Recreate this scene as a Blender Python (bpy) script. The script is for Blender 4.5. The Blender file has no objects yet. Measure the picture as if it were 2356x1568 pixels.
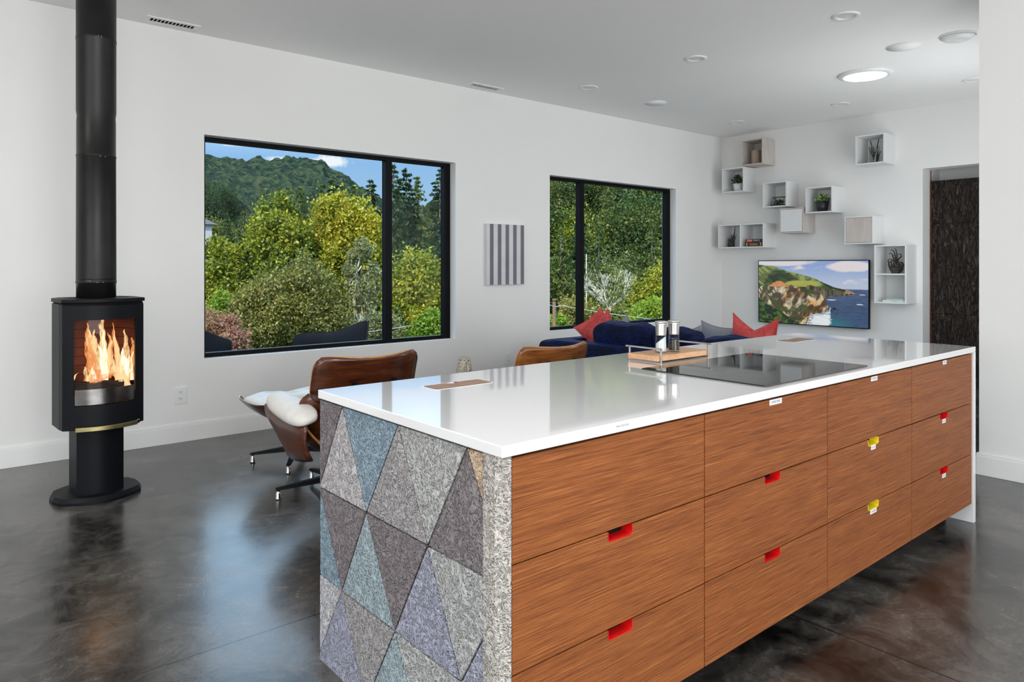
import bpy, bmesh, math, random
import numpy as np
from mathutils import Vector, Matrix
random.seed(7); RNG = np.random.default_rng(11)
S = bpy.context.scene
PI = math.pi

# ------------------------------------------------------------------ camera
CAMH = 1.31; FPX = 1639.0; HY = 609.8; CX = 1178.0; TH = math.radians(49.994)
cd = bpy.data.cameras.new('camera'); cam = bpy.data.objects.new('camera', cd)
S.collection.objects.link(cam)
cd.sensor_fit = 'HORIZONTAL'; cd.sensor_width = 36.0
cd.lens = FPX / 2356.0 * 36.0
cd.shift_x = 0.0; cd.shift_y = -(784.0 - HY) / 2356.0
cd.clip_start = 0.05; cd.clip_end = 5000
cam.location = (0, 0, CAMH); cam.rotation_euler = (PI / 2, 0, TH - PI / 2)
S.camera = cam

# ------------------------------------------------------------------ colour management
S.view_settings.view_transform = 'Standard'; S.view_settings.look = 'None'
S.view_settings.gamma = 1.0; S.view_settings.use_curve_mapping = False
S.view_settings.exposure = -0.12
try:
    S.cycles.use_denoising = True
    S.cycles.denoiser = 'OPENIMAGEDENOISE'
    S.cycles.max_bounces = 9; S.cycles.diffuse_bounces = 5; S.cycles.glossy_bounces = 4
    S.cycles.transmission_bounces = 6; S.cycles.transparent_max_bounces = 14
    S.cycles.sample_clamp_indirect = 6.0; S.cycles.caustics_reflective = False; S.cycles.caustics_refractive = False
    S.cycles.blur_glossy = 0.5
except Exception:
    pass

# ------------------------------------------------------------------ node helpers
def srgb(r, g=None, b=None):
    if g is None: g = b = r
    f = lambda c: (c / 255.0 / 12.92) if c / 255.0 <= 0.04045 else ((c / 255.0 + 0.055) / 1.055) ** 2.4
    return (f(r), f(g), f(b), 1.0)
class NT:
    def __init__(s, tree): s.t = tree; s.n = tree.nodes; s.l = tree.links
    def new(s, typ, **kw):
        nd = s.n.new(typ)
        for k, v in kw.items():
            if k.startswith('_'): nd.inputs[k[1:].replace('_', ' ')].default_value = v
            else: setattr(nd, k, v)
        return nd
    def link(s, a, b): s.l.new(a, b)
    def ramp(s, src, stops, interp='LINEAR'):
        r = s.n.new('ShaderNodeValToRGB'); r.color_ramp.interpolation = interp
        el = r.color_ramp.elements
        while len(el) > 1: el.remove(el[-1])
        el[0].position, el[0].color = stops[0][0], stops[0][1]
        for p, c in stops[1:]:
            e = el.new(p); e.color = c
        s.link(src, r.inputs[0]); return r.outputs[0]
    def math(s, op, a, b=None, c=None):
        m = s.n.new('ShaderNodeMath'); m.operation = op
        for i, v in enumerate((a, b, c)):
            if v is None: continue
            if isinstance(v, (int, float)): m.inputs[i].default_value = v
            else: s.link(v, m.inputs[i])
        return m.outputs[0]
    def mix(s, fac, a, b, blend='MIX'):
        m = s.n.new('ShaderNodeMix'); m.data_type = 'RGBA'; m.blend_type = blend
        for sock, v in ((m.inputs[0], fac), (m.inputs[6], a), (m.inputs[7], b)):
            if isinstance(v, (int, float)): sock.default_value = v
            elif isinstance(v, tuple): sock.default_value = v
            else: s.link(v, sock)
        return m.outputs[2]
    def coords(s, kind='Object', scale=(1, 1, 1), loc=(0, 0, 0), rot=(0, 0, 0)):
        tc = s.n.new('ShaderNodeTexCoord'); mp = s.n.new('ShaderNodeMapping')
        mp.inputs['Scale'].default_value = scale; mp.inputs['Location'].default_value = loc
        mp.inputs['Rotation'].default_value = rot
        s.link(tc.outputs[kind], mp.inputs[0]); return mp.outputs[0]
    def noise(s, vec, scale, detail=3, rough=0.5, dist=0.0, out='Fac'):
        nd = s.new('ShaderNodeTexNoise'); nd.inputs['Scale'].default_value = scale
        nd.inputs['Detail'].default_value = detail; nd.inputs['Roughness'].default_value = rough
        nd.inputs['Distortion'].default_value = dist
        if vec is not None: s.link(vec, nd.inputs['Vector'])
        return nd.outputs[out]
    def bump(s, h, strength=0.3, dist=0.01):
        b = s.new('ShaderNodeBump'); b.inputs['Strength'].default_value = strength
        b.inputs['Distance'].default_value = dist; s.link(h, b.inputs['Height']); return b.outputs[0]
def newmat(name):
    m = bpy.data.materials.new(name); m.use_nodes = True
    nt = NT(m.node_tree); nt.n.clear()
    out = nt.new('ShaderNodeOutputMaterial'); b = nt.new('ShaderNodeBsdfPrincipled')
    nt.link(b.outputs[0], out.inputs[0]); return m, nt, b, out
def pbr(name, col, rough=0.5, metal=0.0, spec=0.5, noise=None, bump=None, sheen=0.0, coat=0.0, var=0.06, kind='Object'):
    """plain paint / plastic / metal with a slight procedural variation"""
    m, nt, b, out = newmat(name)
    b.inputs['Roughness'].default_value = rough; b.inputs['Metallic'].default_value = metal
    b.inputs['Specular IOR Level'].default_value = spec
    if sheen: b.inputs['Sheen Weight'].default_value = sheen; b.inputs['Sheen Roughness'].default_value = 0.35
    if coat: b.inputs['Coat Weight'].default_value = coat; b.inputs['Coat Roughness'].default_value = 0.08
    v = nt.coords(kind); n = nt.noise(v, noise or 6.0, 4)
    lo = tuple(c * (1 - var) for c in col[:3]) + (1,); hi = tuple(min(1, c * (1 + var)) for c in col[:3]) + (1,)
    nt.link(nt.ramp(n, [(0.3, lo), (0.7, hi)]), b.inputs['Base Color'])
    if bump: nt.link(nt.bump(nt.noise(v, bump[0], 3), bump[1], bump[2]), b.inputs['Normal'])
    return m
def wood(name, stops, scale=(1, 1, 60), rough=0.4, bump=0.15, fine=3.0, spec=0.4, dist=0.6, coat=0.0, nscale=1.0):
    m, nt, b, out = newmat(name)
    v = nt.coords('Object', scale); n = nt.noise(v, nscale, 5, 0.6, dist)
    v2 = nt.coords('Object', tuple(s * fine for s in scale)); n2 = nt.noise(v2, nscale, 4, 0.65, 0.2)
    vb = nt.coords('Object', tuple(s * 0.12 for s in scale)); n3 = nt.noise(vb, nscale * 1.3, 2)
    f = nt.math('ADD', nt.math('MULTIPLY', n, 0.36), nt.math('ADD', nt.math('MULTIPLY', n2, 0.52), nt.math('MULTIPLY', n3, 0.12)))
    nt.link(nt.ramp(f, stops), b.inputs['Base Color'])
    b.inputs['Roughness'].default_value = rough; b.inputs['Specular IOR Level'].default_value = spec
    if coat: b.inputs['Coat Weight'].default_value = coat; b.inputs['Coat Roughness'].default_value = 0.15
    nt.link(nt.bump(nt.math('ADD', n2, nt.math('MULTIPLY', n, 0.5)), bump, 0.004), b.inputs['Normal'])
    return m
def emit(name, col, strength):
    m = bpy.data.materials.new(name); m.use_nodes = True; nt = NT(m.node_tree); nt.n.clear()
    out = nt.new('ShaderNodeOutputMaterial'); e = nt.new('ShaderNodeEmission')
    e.inputs[0].default_value = col; e.inputs[1].default_value = strength
    nt.link(e.outputs[0], out.inputs[0]); return m

# ------------------------------------------------------------------ world: partly cloudy autumn sky
w = bpy.data.worlds.new('sky'); S.world = w; w.use_nodes = True
nt = NT(w.node_tree); nt.n.clear()
wo = nt.new('ShaderNodeOutputWorld'); bg = nt.new('ShaderNodeBackground')
tc = nt.new('ShaderNodeTexCoord'); sx = nt.new('ShaderNodeSeparateXYZ'); nt.link(tc.outputs['Generated'], sx.inputs[0])
base = nt.ramp(sx.outputs[2], [(0.0, (0.50, 0.68, 0.86, 1)), (0.14, (0.30, 0.56, 0.90, 1)), (0.21, (0.60, 0.98, 1.45, 1)), (0.33, (2.0, 3.1, 4.3, 1)), (0.52, (1.8, 2.7, 3.7, 1)), (0.66, (0.7, 1.1, 1.7, 1)), (1.0, (0.4, 0.7, 1.2, 1))])  # band above the window view brightened to strengthen its reflections indoors
mp = nt.new('ShaderNodeMapping'); mp.inputs['Scale'].default_value = (1, 1, 3.2); nt.link(tc.outputs['Generated'], mp.inputs[0])
cl = nt.ramp(nt.noise(mp.outputs[0], 3.2, 7, 0.55, 0.3), [(0.50, (0, 0, 0, 1)), (0.66, (1, 1, 1, 1))])
def skydir(px, py):
    a = (px - CX) / FPX; x = math.cos(TH) + a * math.sin(TH); y = math.sin(TH) - a * math.cos(TH); z = (HY - py) / FPX
    return Vector((x, y, z)).normalized()
blobs = None
for (px, py, sxx, sz, k) in ((765, 371, 44, 15, 1.0), (642, 366, 34, 9, 0.8), (530, 328, 42, 9, 0.8), (740, 372, 30, 10, 0.7)):
    d = skydir(px, py)
    # small cumulus: elliptical falloff around a sky direction, broken by noise
    sub = nt.new('ShaderNodeVectorMath', operation='SUBTRACT'); nt.link(tc.outputs['Generated'], sub.inputs[0]); sub.inputs[1].default_value = d
    mul = nt.new('ShaderNodeVectorMath', operation='MULTIPLY'); nt.link(sub.outputs[0], mul.inputs[0])
    mul.inputs[1].default_value = (FPX / sxx, FPX / sxx, FPX / sz)
    ln = nt.new('ShaderNodeVectorMath', operation='LENGTH'); nt.link(mul.outputs[0], ln.inputs[0])
    nz = nt.noise(tc.outputs['Generated'], 60, 5, 0.6)
    q = nt.math('SUBTRACT', nt.math('ADD', 1.0, nt.math('MULTIPLY', nt.math('SUBTRACT', nz, 0.5), 1.4)), ln.outputs['Value'])
    q = nt.math('MULTIPLY', nt.math('MINIMUM', nt.math('MAXIMUM', nt.math('MULTIPLY', q, 2.2), 0.0), 1.0), k)
    blobs = q if blobs is None else nt.math('MAXIMUM', blobs, q)
hi = nt.math('MULTIPLY', nt.math('GREATER_THAN', sx.outputs[2], 0.17), cl)
cm = nt.math('MAXIMUM', blobs, nt.math('MULTIPLY', hi, 0.7))
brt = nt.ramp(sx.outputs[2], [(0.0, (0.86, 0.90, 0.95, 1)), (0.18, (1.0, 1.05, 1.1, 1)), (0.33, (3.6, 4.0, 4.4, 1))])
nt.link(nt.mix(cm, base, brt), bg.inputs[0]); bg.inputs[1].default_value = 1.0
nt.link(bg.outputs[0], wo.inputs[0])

# ------------------------------------------------------------------ sun, and lamps standing in for daylight behind and beside the camera
def light(name, kind, loc, rot, energy, color=(1, 1, 1), **kw):
    d = bpy.data.lights.new(name, kind); d.energy = energy; d.color = color
    for k, v in kw.items(): setattr(d, k, v)
    o = bpy.data.objects.new(name, d); S.collection.objects.link(o); o.location = loc; o.rotation_euler = rot; return o
sd = Vector((-0.70, -0.52, 0.74)).normalized()      # towards the sun
o = light('sun', 'SUN', (0, 0, 30), (0, 0, 0), 4.6, (1.0, 0.95, 0.86), angle=0.01)
o.rotation_euler = sd.to_track_quat('Z', 'Y').to_euler()
# fill lamps added at unseen rear and side glazing; daylight of the hall door
light('added_rear_fill', 'AREA', (0.1, -3.86, 1.35), (math.radians(112), 0, 0), 270, (1.0, 0.985, 0.96), shape='RECTANGLE', size=4.2, size_y=2.3)
light('added_side_fill', 'AREA', (-3.05, 0.6, 1.5), (math.radians(108), 0, math.radians(-90)), 85, (1.0, 0.98, 0.95), shape='RECTANGLE', size=3.4, size_y=1.6)
light('daylight_hall_door', 'AREA', (6.7, 1.64, 1.35), (math.radians(106), 0, 0), 50, (0.97, 0.99, 1.0), shape='RECTANGLE', size=1.9, size_y=2.2)

# ------------------------------------------------------------------ unprojection from the surveyed camera to real places
Fv = np.array((math.cos(TH), math.sin(TH))); Rv = np.array((math.sin(TH), -math.cos(TH)))
def ray(px, py):
    a = Fv + (px - CX) / FPX * Rv; return np.array((a[0], a[1], (HY - py) / FPX))
def onY(px, py, y): r = ray(px, py); k = y / r[1]; return (r[0] * k, y, CAMH + r[2] * k)
def onX(px, py, x): r = ray(px, py); k = x / r[0]; return (x, r[1] * k, CAMH + r[2] * k)
def onZ(px, py, z): r = ray(px, py); k = (z - CAMH) / r[2]; return (r[0] * k, r[1] * k, z)
def atD(px, d): r = ray(px, 600); return (r[0] * d, r[1] * d)
def zat(py, d): return CAMH + (HY - py) / FPX * d

# ------------------------------------------------------------------ mesh builder
COL = S.collection
class MB:
    def __init__(s): s.v = []; s.f = []; s.m = []; s.sm = []
    def add(s, vs, fs, mi=0, smooth=False):
        o = len(s.v); s.v += [tuple(map(float, q)) for q in vs]
        for f in fs: s.f.append([i + o for i in f]); s.m.append(mi); s.sm.append(smooth)
        return s
    def box(s, x0, x1, y0, y1, z0, z1, mi=0, M=None):
        vs = [(x, y, z) for x in (x0, x1) for y in (y0, y1) for z in (z0, z1)]
        if M is not None: vs = [tuple(M @ Vector(q)) for q in vs]
        return s.add(vs, [(0, 1, 3, 2), (4, 6, 7, 5), (0, 4, 5, 1), (2, 3, 7, 6), (0, 2, 6, 4), (1, 5, 7, 3)], mi)
    def prism(s, pts, z0, z1, mi=0, axis='z', smooth=False):
        n = len(pts)
        def P(a, b, c):
            return (a, b, c) if axis == 'z' else ((a, c, b) if axis == 'y' else (c, a, b))
        vs = [P(a, b, z0) for a, b in pts] + [P(a, b, z1) for a, b in pts]
        s.add(vs, [list(range(n))[::-1], list(range(n, 2 * n))], mi, False)
        o = len(s.v) - 2 * n
        for i in range(n):
            j = (i + 1) % n; s.f.append([o + i, o + j, o + n + j, o + n + i]); s.m.append(mi); s.sm.append(smooth)
        return s
    def lathe(s, prof, n=32, c=(0, 0, 0), mi=0, M=None, cap=True, smooth=True):
        vs = []; fs = []
        for r, z in prof:
            for k in range(n):
                a = 2 * PI * k / n; q = Vector((c[0] + r * math.cos(a), c[1] + r * math.sin(a), c[2] + z))
                vs.append(tuple(M @ q) if M is not None else tuple(q))
        for i in range(len(prof) - 1):
            for k in range(n):
                j = (k + 1) % n; fs.append((i * n + k, i * n + j, (i + 1) * n + j, (i + 1) * n + k))
        s.add(vs, fs, mi, smooth)
        if cap:
            o = len(s.v) - len(vs)
            if prof[0][0] > 1e-6: s.f.append([o + k for k in range(n)][::-1]); s.m.append(mi); s.sm.append(False)
            if prof[-1][0] > 1e-6: s.f.append([o + (len(prof) - 1) * n + k for k in range(n)]); s.m.append(mi); s.sm.append(False)
        return s
    def tube(s, pts, rad, n=10, mi=0, flat=1.0, up=None, smooth=True):
        """round (or flattened) rod through points; rad a number or one per point"""
        P = [Vector(p) for p in pts]; R_ = rad if isinstance(rad, (list, tuple)) else [rad] * len(P)
        vs = []; fs = []; prev = Vector(up) if up else None
        for i, p in enumerate(P):
            t = (P[min(i + 1, len(P) - 1)] - P[max(i - 1, 0)]).normalized()
            a = prev if prev is not None else (Vector((0, 0, 1)) if abs(t.z) < 0.9 else Vector((1, 0, 0)))
            u = (a - t * a.dot(t)); u = u.normalized() if u.length > 1e-5 else t.orthogonal().normalized()
            v = t.cross(u)
            if not up: prev = u
            for k in range(n):
                th = 2 * PI * k / n
                vs.append(tuple(p + u * (R_[i] * math.cos(th)) + v * (R_[i] * flat * math.sin(th))))
        for i in range(len(P) - 1):
            for k in range(n):
                j = (k + 1) % n; fs.append((i * n + k, i * n + j, (i + 1) * n + j, (i + 1) * n + k))
        s.add(vs, fs, mi, smooth)
        o = len(s.v) - len(vs); L = (len(P) - 1) * n
        s.f.append([o + k for k in range(n)][::-1]); s.m.append(mi); s.sm.append(False)
        s.f.append([o + L + k for k in range(n)]); s.m.append(mi); s.sm.append(False)
        return s
    def sheet(s, P, mi=0, smooth=True, thick=None):
        """P[i][j] grid of points; thick gives it a real thickness along the local normal"""
        A = np.array(P, float); n, m = A.shape[:2]
        if thick is None:
            fs = [(i * m + j, i * m + j + 1, (i + 1) * m + j + 1, (i + 1) * m + j) for i in range(n - 1) for j in range(m - 1)]
            return s.add(A.reshape(-1, 3), fs, mi, smooth)
        du = np.gradient(A, axis=0); dv = np.gradient(A, axis=1); N = np.cross(du, dv)
        N /= (np.linalg.norm(N, axis=2, keepdims=True) + 1e-9)
        T = thick if isinstance(thick, np.ndarray) else np.full((n, m), thick)
        B = A + N * T[..., None]; vs = np.concatenate([A.reshape(-1, 3), B.reshape(-1, 3)]); o = n * m
        fs = []
        for i in range(n - 1):
            for j in range(m - 1):
                a, b, c, d = i * m + j, i * m + j + 1, (i + 1) * m + j + 1, (i + 1) * m + j
                fs.append((d, c, b, a)); fs.append((o + a, o + b, o + c, o + d))
        for i in range(n - 1):
            a, b = i * m, (i + 1) * m; fs.append((a, o + a, o + b, b) [::-1])
            a, b = i * m + m - 1, (i + 1) * m + m - 1; fs.append((a, o + a, o + b, b))
        for j in range(m - 1):
            fs.append((j, o + j, o + j + 1, j + 1)); a, b = (n - 1) * m + j, (n - 1) * m + j + 1; fs.append((a, o + a, o + b, b)[::-1])
        return s.add(vs, fs, mi, smooth)
    def text(s, body, origin, right, up, h, mi=0, off=0.0004, maxw=None):
        cu = bpy.data.curves.new('t', 'FONT'); cu.body = body; cu.size = 1.0; cu.align_x = 'CENTER'; cu.align_y = 'CENTER'
        ob = bpy.data.objects.new('t', cu); COL.objects.link(ob)
        dg = bpy.context.evaluated_depsgraph_get(); me = bpy.data.meshes.new_from_object(ob.evaluated_get(dg))
        xs = [v.co.x for v in me.vertices]; wd = (max(xs) - min(xs)) if xs else 1
        k = h / 0.72; kx = min(k, maxw / wd) if maxw else k
        r = Vector(right).normalized(); u = Vector(up).normalized(); nn = r.cross(u); O = Vector(origin)
        vs = [tuple(O + r * v.co.x * kx + u * v.co.y * k + nn * off) for v in me.vertices]
        s.add(vs, [list(p.vertices) for p in me.polygons], mi)
        bpy.data.objects.remove(ob); bpy.data.curves.remove(cu); bpy.data.meshes.remove(me)
        return s
    def build(s, name, mats, parent=None, loc=None, bevel=0.0, seg=2, subsurf=0, smooth=False, fixn=True):
        me = bpy.data.meshes.new(name); me.from_pydata(s.v, [], s.f)
        mats = mats if isinstance(mats, (list, tuple)) else [mats]
        for m in mats: me.materials.append(m)
        me.polygons.foreach_set('material_index', s.m)
        me.polygons.foreach_set('use_smooth', [True if smooth else q for q in s.sm])
        if fixn:
            bm = bmesh.new(); bm.from_mesh(me); bmesh.ops.recalc_face_normals(bm, faces=bm.faces[:]); bm.to_mesh(me); bm.free()
        me.update()
        o = bpy.data.objects.new(name, me); COL.objects.link(o)
        if parent is not None: o.parent = parent
        if loc is not None: o.location = loc
        if bevel:
            b = o.modifiers.new('bevel', 'BEVEL'); b.width = bevel; b.segments = seg; b.limit_method = 'ANGLE'; b.angle_limit = math.radians(40)
        if subsurf:
            q = o.modifiers.new('sub', 'SUBSURF'); q.levels = subsurf; q.render_levels = subsurf
        return o
def tag(o, label=None, cat=None, group=None, kind=None):
    if label: o['label'] = label
    if cat: o['category'] = cat
    if group: o['group'] = group
    if kind: o['kind'] = kind
    return o
def thing(name, loc, label, cat, group=None, rz=0.0):
    o = bpy.data.objects.new(name, None); COL.objects.link(o); o.location = loc; o.rotation_euler = (0, 0, rz)
    o.empty_display_size = 0.1
    return tag(o, label, cat, group)
def copy_tree(o, parent=None):
    c = o.copy(); COL.objects.link(c)
    if parent is not None: c.parent = parent
    for ch in list(o.children): copy_tree(ch, c)
    return c
def struct(mb, name, mats, **kw): return tag(mb.build(name, mats, **kw), kind='structure')
def lerp(a, b, t): return a + (b - a) * t
def rrect(x0, x1, y0, y1, r, n=5):
    pts = []
    for cx, cy, a0 in ((x1 - r, y1 - r, 0), (x0 + r, y1 - r, 90), (x0 + r, y0 + r, 180), (x1 - r, y0 + r, 270)):
        for k in range(n + 1):
            a = math.radians(a0 + 90 * k / n); pts.append((cx + r * math.cos(a), cy + r * math.sin(a)))
    return pts

# ------------------------------------------------------------------ materials
M = {}
M['wall'] = pbr('wall_paint', (0.80, 0.80, 0.79, 1), 0.75, spec=0.2, noise=1.5, var=0.01, bump=(180, 0.03, 0.002))
M['ceil'] = pbr('ceiling_paint', (0.90, 0.90, 0.89, 1), 0.8, spec=0.15, noise=1.2, var=0.01)
M['trim'] = pbr('trim_paint', (0.82, 0.82, 0.81, 1), 0.4, spec=0.4, var=0.01)
M['black_frame'] = pbr('black_frame', (0.004, 0.004, 0.005, 1), 0.5, spec=0.12)
M['black_metal'] = pbr('stove_black', (0.0055, 0.006, 0.008, 1), 0.45, spec=0.12, bump=(400, 0.04, 0.001))
M['flue'] = pbr('flue_black', (0.009, 0.0085, 0.0085, 1), 0.38, spec=0.28, noise=9, var=0.3)
M['steel'] = pbr('brushed_steel', (0.58, 0.56, 0.54, 1), 0.28, metal=1.0, noise=40)
M['chrome'] = pbr('chrome', (0.75, 0.75, 0.75, 1), 0.12, metal=1.0)
M['brass'] = pbr('brass', (0.33, 0.28, 0.13, 1), 0.38, metal=1.0, noise=30, var=0.15)
M['white_plastic'] = pbr('white_plastic', (0.80, 0.80, 0.80, 1), 0.35)
M['dark'] = pbr('dark_gap', (0.006, 0.005, 0.005, 1), 0.8, spec=0.1)
M['white_leather'] = pbr('white_leather', (0.74, 0.72, 0.68, 1), 0.42, spec=0.4, noise=14, var=0.05, bump=(22, 0.35, 0.012))
M['black_leather'] = pbr('teal_black_leather', (0.02, 0.035, 0.05, 1), 0.22, spec=0.7, bump=(18, 0.4, 0.012))
M['ply'] = pbr('ply_edge', (0.50, 0.24, 0.08, 1), 0.45, noise=30, var=0.2)
M['walnut'] = wood('walnut_shell', [(0.3, (0.020, 0.006, 0.003, 1)), (0.5, (0.075, 0.020, 0.008, 1)), (0.7, (0.16, 0.045, 0.016, 1))], (2, 2, 14), 0.22, 0.03, coat=0.4, dist=1.6)
M['rosewood'] = wood('rosewood_shell', [(0.32, (0.035, 0.010, 0.003, 1)), (0.45, (0.20, 0.066, 0.018, 1)), (0.62, (0.36, 0.13, 0.035, 1))], (2, 2, 16), 0.25, 0.03, coat=0.4, dist=2.4)
VEN = [(0.36, (0.080, 0.020, 0.004, 1)), (0.46, (0.185, 0.052, 0.011, 1)), (0.54, (0.265, 0.083, 0.0195, 1)), (0.66, (0.42, 0.155, 0.042, 1))]
M['veneer'] = wood('drawer_veneer', VEN, (2.6, 2.6, 165), 0.5, 0.6, fine=2.7, spec=0.3, dist=0.25)
M['oak'] = wood('tray_maple', [(0.3, (0.40, 0.20, 0.10, 1)), (0.5, (0.60, 0.35, 0.20, 1)), (0.7, (0.72, 0.48, 0.30, 1))], (7, 30, 30), 0.45, 0.05, dist=1.5)
M['lid'] = wood('lid_walnut', [(0.3, (0.20, 0.11, 0.07, 1)), (0.55, (0.33, 0.19, 0.13, 1)), (0.7, (0.42, 0.27, 0.19, 1))], (6, 50, 50), 0.5, 0.03)
M['red'] = pbr('red_pull', (0.62, 0.006, 0.006, 1), 0.35)
M['yellow'] = pbr('yellow_pull', (0.85, 0.62, 0.02, 1), 0.35)
M['paper'] = pbr('label_paper', (0.82, 0.83, 0.86, 1), 0.6)
M['ink'] = pbr('ink', (0.05, 0.06, 0.09, 1), 0.6)
M['greyink'] = pbr('grey_ink', (0.16, 0.16, 0.17, 1), 0.6)
M['counter'] = pbr('white_quartz', (0.74, 0.735, 0.745, 1), 0.035, spec=1.0, noise=3, var=0.006, coat=0.6)
M['cooktop'] = pbr('cooktop_glass', (0.010, 0.010, 0.0095, 1), 0.03, spec=.75, var=0.02)
M['box_white'] = pbr('box_white', (0.76, 0.77, 0.77, 1), 0.45, var=0.01)
M['box_ash'] = wood('box_ash', [(0.3, (0.44, 0.39, 0.36, 1)), (0.5, (0.55, 0.50, 0.47, 1)), (0.7, (0.62, 0.57, 0.54, 1))], (14, 14, 2), 0.55, 0.03, dist=1.0)
def velvet(name, c, c2):
    m, nt, b, out = newmat(name)
    lw = nt.coords('Object'); n = nt.noise(lw, 7, 4, 0.6, 0.8)
    nt.link(nt.ramp(n, [(0.35, c), (0.65, c2)]), b.inputs['Base Color'])
    b.inputs['Roughness'].default_value = 0.75; b.inputs['Sheen Weight'].default_value = 0.7
    b.inputs['Sheen Roughness'].default_value = 0.3; b.inputs['Sheen Tint'].default_value = tuple(min(1, q * 2.2) for q in c2[:3]) + (1,)
    b.inputs['Specular IOR Level'].default_value = 0.2
    nt.link(nt.bump(nt.noise(nt.coords('Object', (1, 1, 2.5)), 9, 3, 0.5, 1.5), 0.5, 0.03), b.inputs['Normal'])
    return m
M['blue_velvet'] = velvet('blue_velvet', (0.0002, 0.001, 0.012, 1), (0.0006, 0.008, 0.06, 1))
M['red_velvet'] = velvet('red_velvet', (0.50, 0.055, 0.052, 1), (0.70, 0.12, 0.11, 1))
def tweed():
    m, nt, b, out = newmat('tweed_fabric')
    a = nt.new('ShaderNodeTexWave'); a.inputs['Scale'].default_value = 90; a.bands_direction = 'Z'; nt.link(nt.coords('Object'), a.inputs[0])
    c = nt.new('ShaderNodeTexWave'); c.inputs['Scale'].default_value = 70; c.bands_direction = 'Y'; nt.link(nt.coords('Object'), c.inputs[0])
    nt.link(nt.ramp(nt.math('MULTIPLY', a.outputs['Fac'], c.outputs['Fac']), [(0.1, (0.07, 0.08, 0.12, 1)), (0.35, (0.50, 0.51, 0.55, 1))]), b.inputs['Base Color'])
    b.inputs['Roughness'].default_value = 0.9; return m
M['tweed'] = tweed()
def thin_glass(name, tint=(1, 1, 1, 1), refl=0.05, rough=0.0, fres=0.75):
    m = bpy.data.materials.new(name); m.use_nodes = True; nt = NT(m.node_tree); nt.n.clear()
    out = nt.new('ShaderNodeOutputMaterial'); t = nt.new('ShaderNodeBsdfTransparent'); g = nt.new('ShaderNodeBsdfGlossy')
    t.inputs[0].default_value = tint; g.inputs['Roughness'].default_value = rough
    fr = nt.new('ShaderNodeFresnel'); fr.inputs[0].default_value = 1.45
    mx = nt.new('ShaderNodeMixShader'); geo = nt.new('ShaderNodeNewGeometry')
    nt.link(nt.math('MULTIPLY', nt.math('MULTIPLY', fr.outputs[0], fres), nt.math('SUBTRACT', 1.0, geo.outputs['Backfacing'])), mx.inputs[0])
    nt.link(t.outputs[0], mx.inputs[1]); nt.link(g.outputs[0], mx.inputs[2]); nt.link(mx.outputs[0], out.inputs[0])
    return m
M['pane'] = thin_glass('window_glass', (0.985, 0.995, 0.99, 1), fres=0.15)
M['glass'] = thin_glass('clear_glass', (0.93, 0.95, 0.95, 1), fres=1.0)
M['stove_glass'] = thin_glass('stove_glass', (0.97, 0.95, 0.94, 1), fres=0.4)

def floor_mat():
    m, nt, b, out = newmat('polished_concrete')
    v = nt.coords('Object'); n1 = nt.noise(v, 1.3, 6, 0.62, 0.6); n2 = nt.noise(v, 6.0, 8, 0.72, 0.8); n3 = nt.noise(v, 60, 5, 0.7)
    f = nt.math('ADD', nt.math('MULTIPLY', n1, 0.5), nt.math('ADD', nt.math('MULTIPLY', n2, 0.4), nt.math('MULTIPLY', n3, 0.12)))
    c = nt.ramp(f, [(0.41, (0.003, 0.0027, 0.0024, 1)), (0.47, (0.022, 0.0198, 0.0178, 1)), (0.53, (0.056, 0.051, 0.046, 1)), (0.61, (0.100, 0.092, 0.084, 1))])
    # sawn control joints
    sp = nt.new('ShaderNodeSeparateXYZ'); nt.link(v, sp.inputs[0])
    j1 = nt.math('LESS_THAN', nt.math('ABSOLUTE', nt.math('SUBTRACT', sp.outputs[1], 2.52)), 0.0036)
    j2 = nt.math('LESS_THAN', nt.math('ABSOLUTE', nt.math('SUBTRACT', sp.outputs[0], 2.52)), 0.0036)
    j = nt.math('MAXIMUM', j1, j2)
    vo = nt.new('ShaderNodeTexVoronoi'); vo.inputs['Scale'].default_value = 9; nt.link(v, vo.inputs['Vector'])
    pit = nt.math('LESS_THAN', vo.outputs['Distance'], 0.03)
    c2 = nt.mix(nt.math('MAXIMUM', j, nt.math('MULTIPLY', pit, 0.7)), c, (0.006, 0.006, 0.006, 1))
    nt.link(c2, b.inputs['Base Color'])
    nt.link(nt.ramp(nt.math('ADD', nt.math('MULTIPLY', n2, 0.7), nt.math('MULTIPLY', n3, 0.3)), [(0.3, (0.16, 0.16, 0.16, 1)), (0.7, (0.30, 0.30, 0.30, 1))]), b.inputs['Roughness'])
    b.inputs['Specular IOR Level'].default_value = 0.42
    b.inputs['Coat Weight'].default_value = 0.22; b.inputs['Coat Roughness'].default_value = 0.13; b.inputs['Coat IOR'].default_value = 1.5
    h = nt.math('SUBTRACT', nt.math('ADD', nt.math('MULTIPLY', n2, 0.25), nt.math('MULTIPLY', n3, 0.06)), nt.math('MULTIPLY', j, 0.2))
    nt.link(nt.bump(h, 0.25, 0.02), b.inputs['Normal'])
    return m
M['floor'] = floor_mat()

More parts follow.
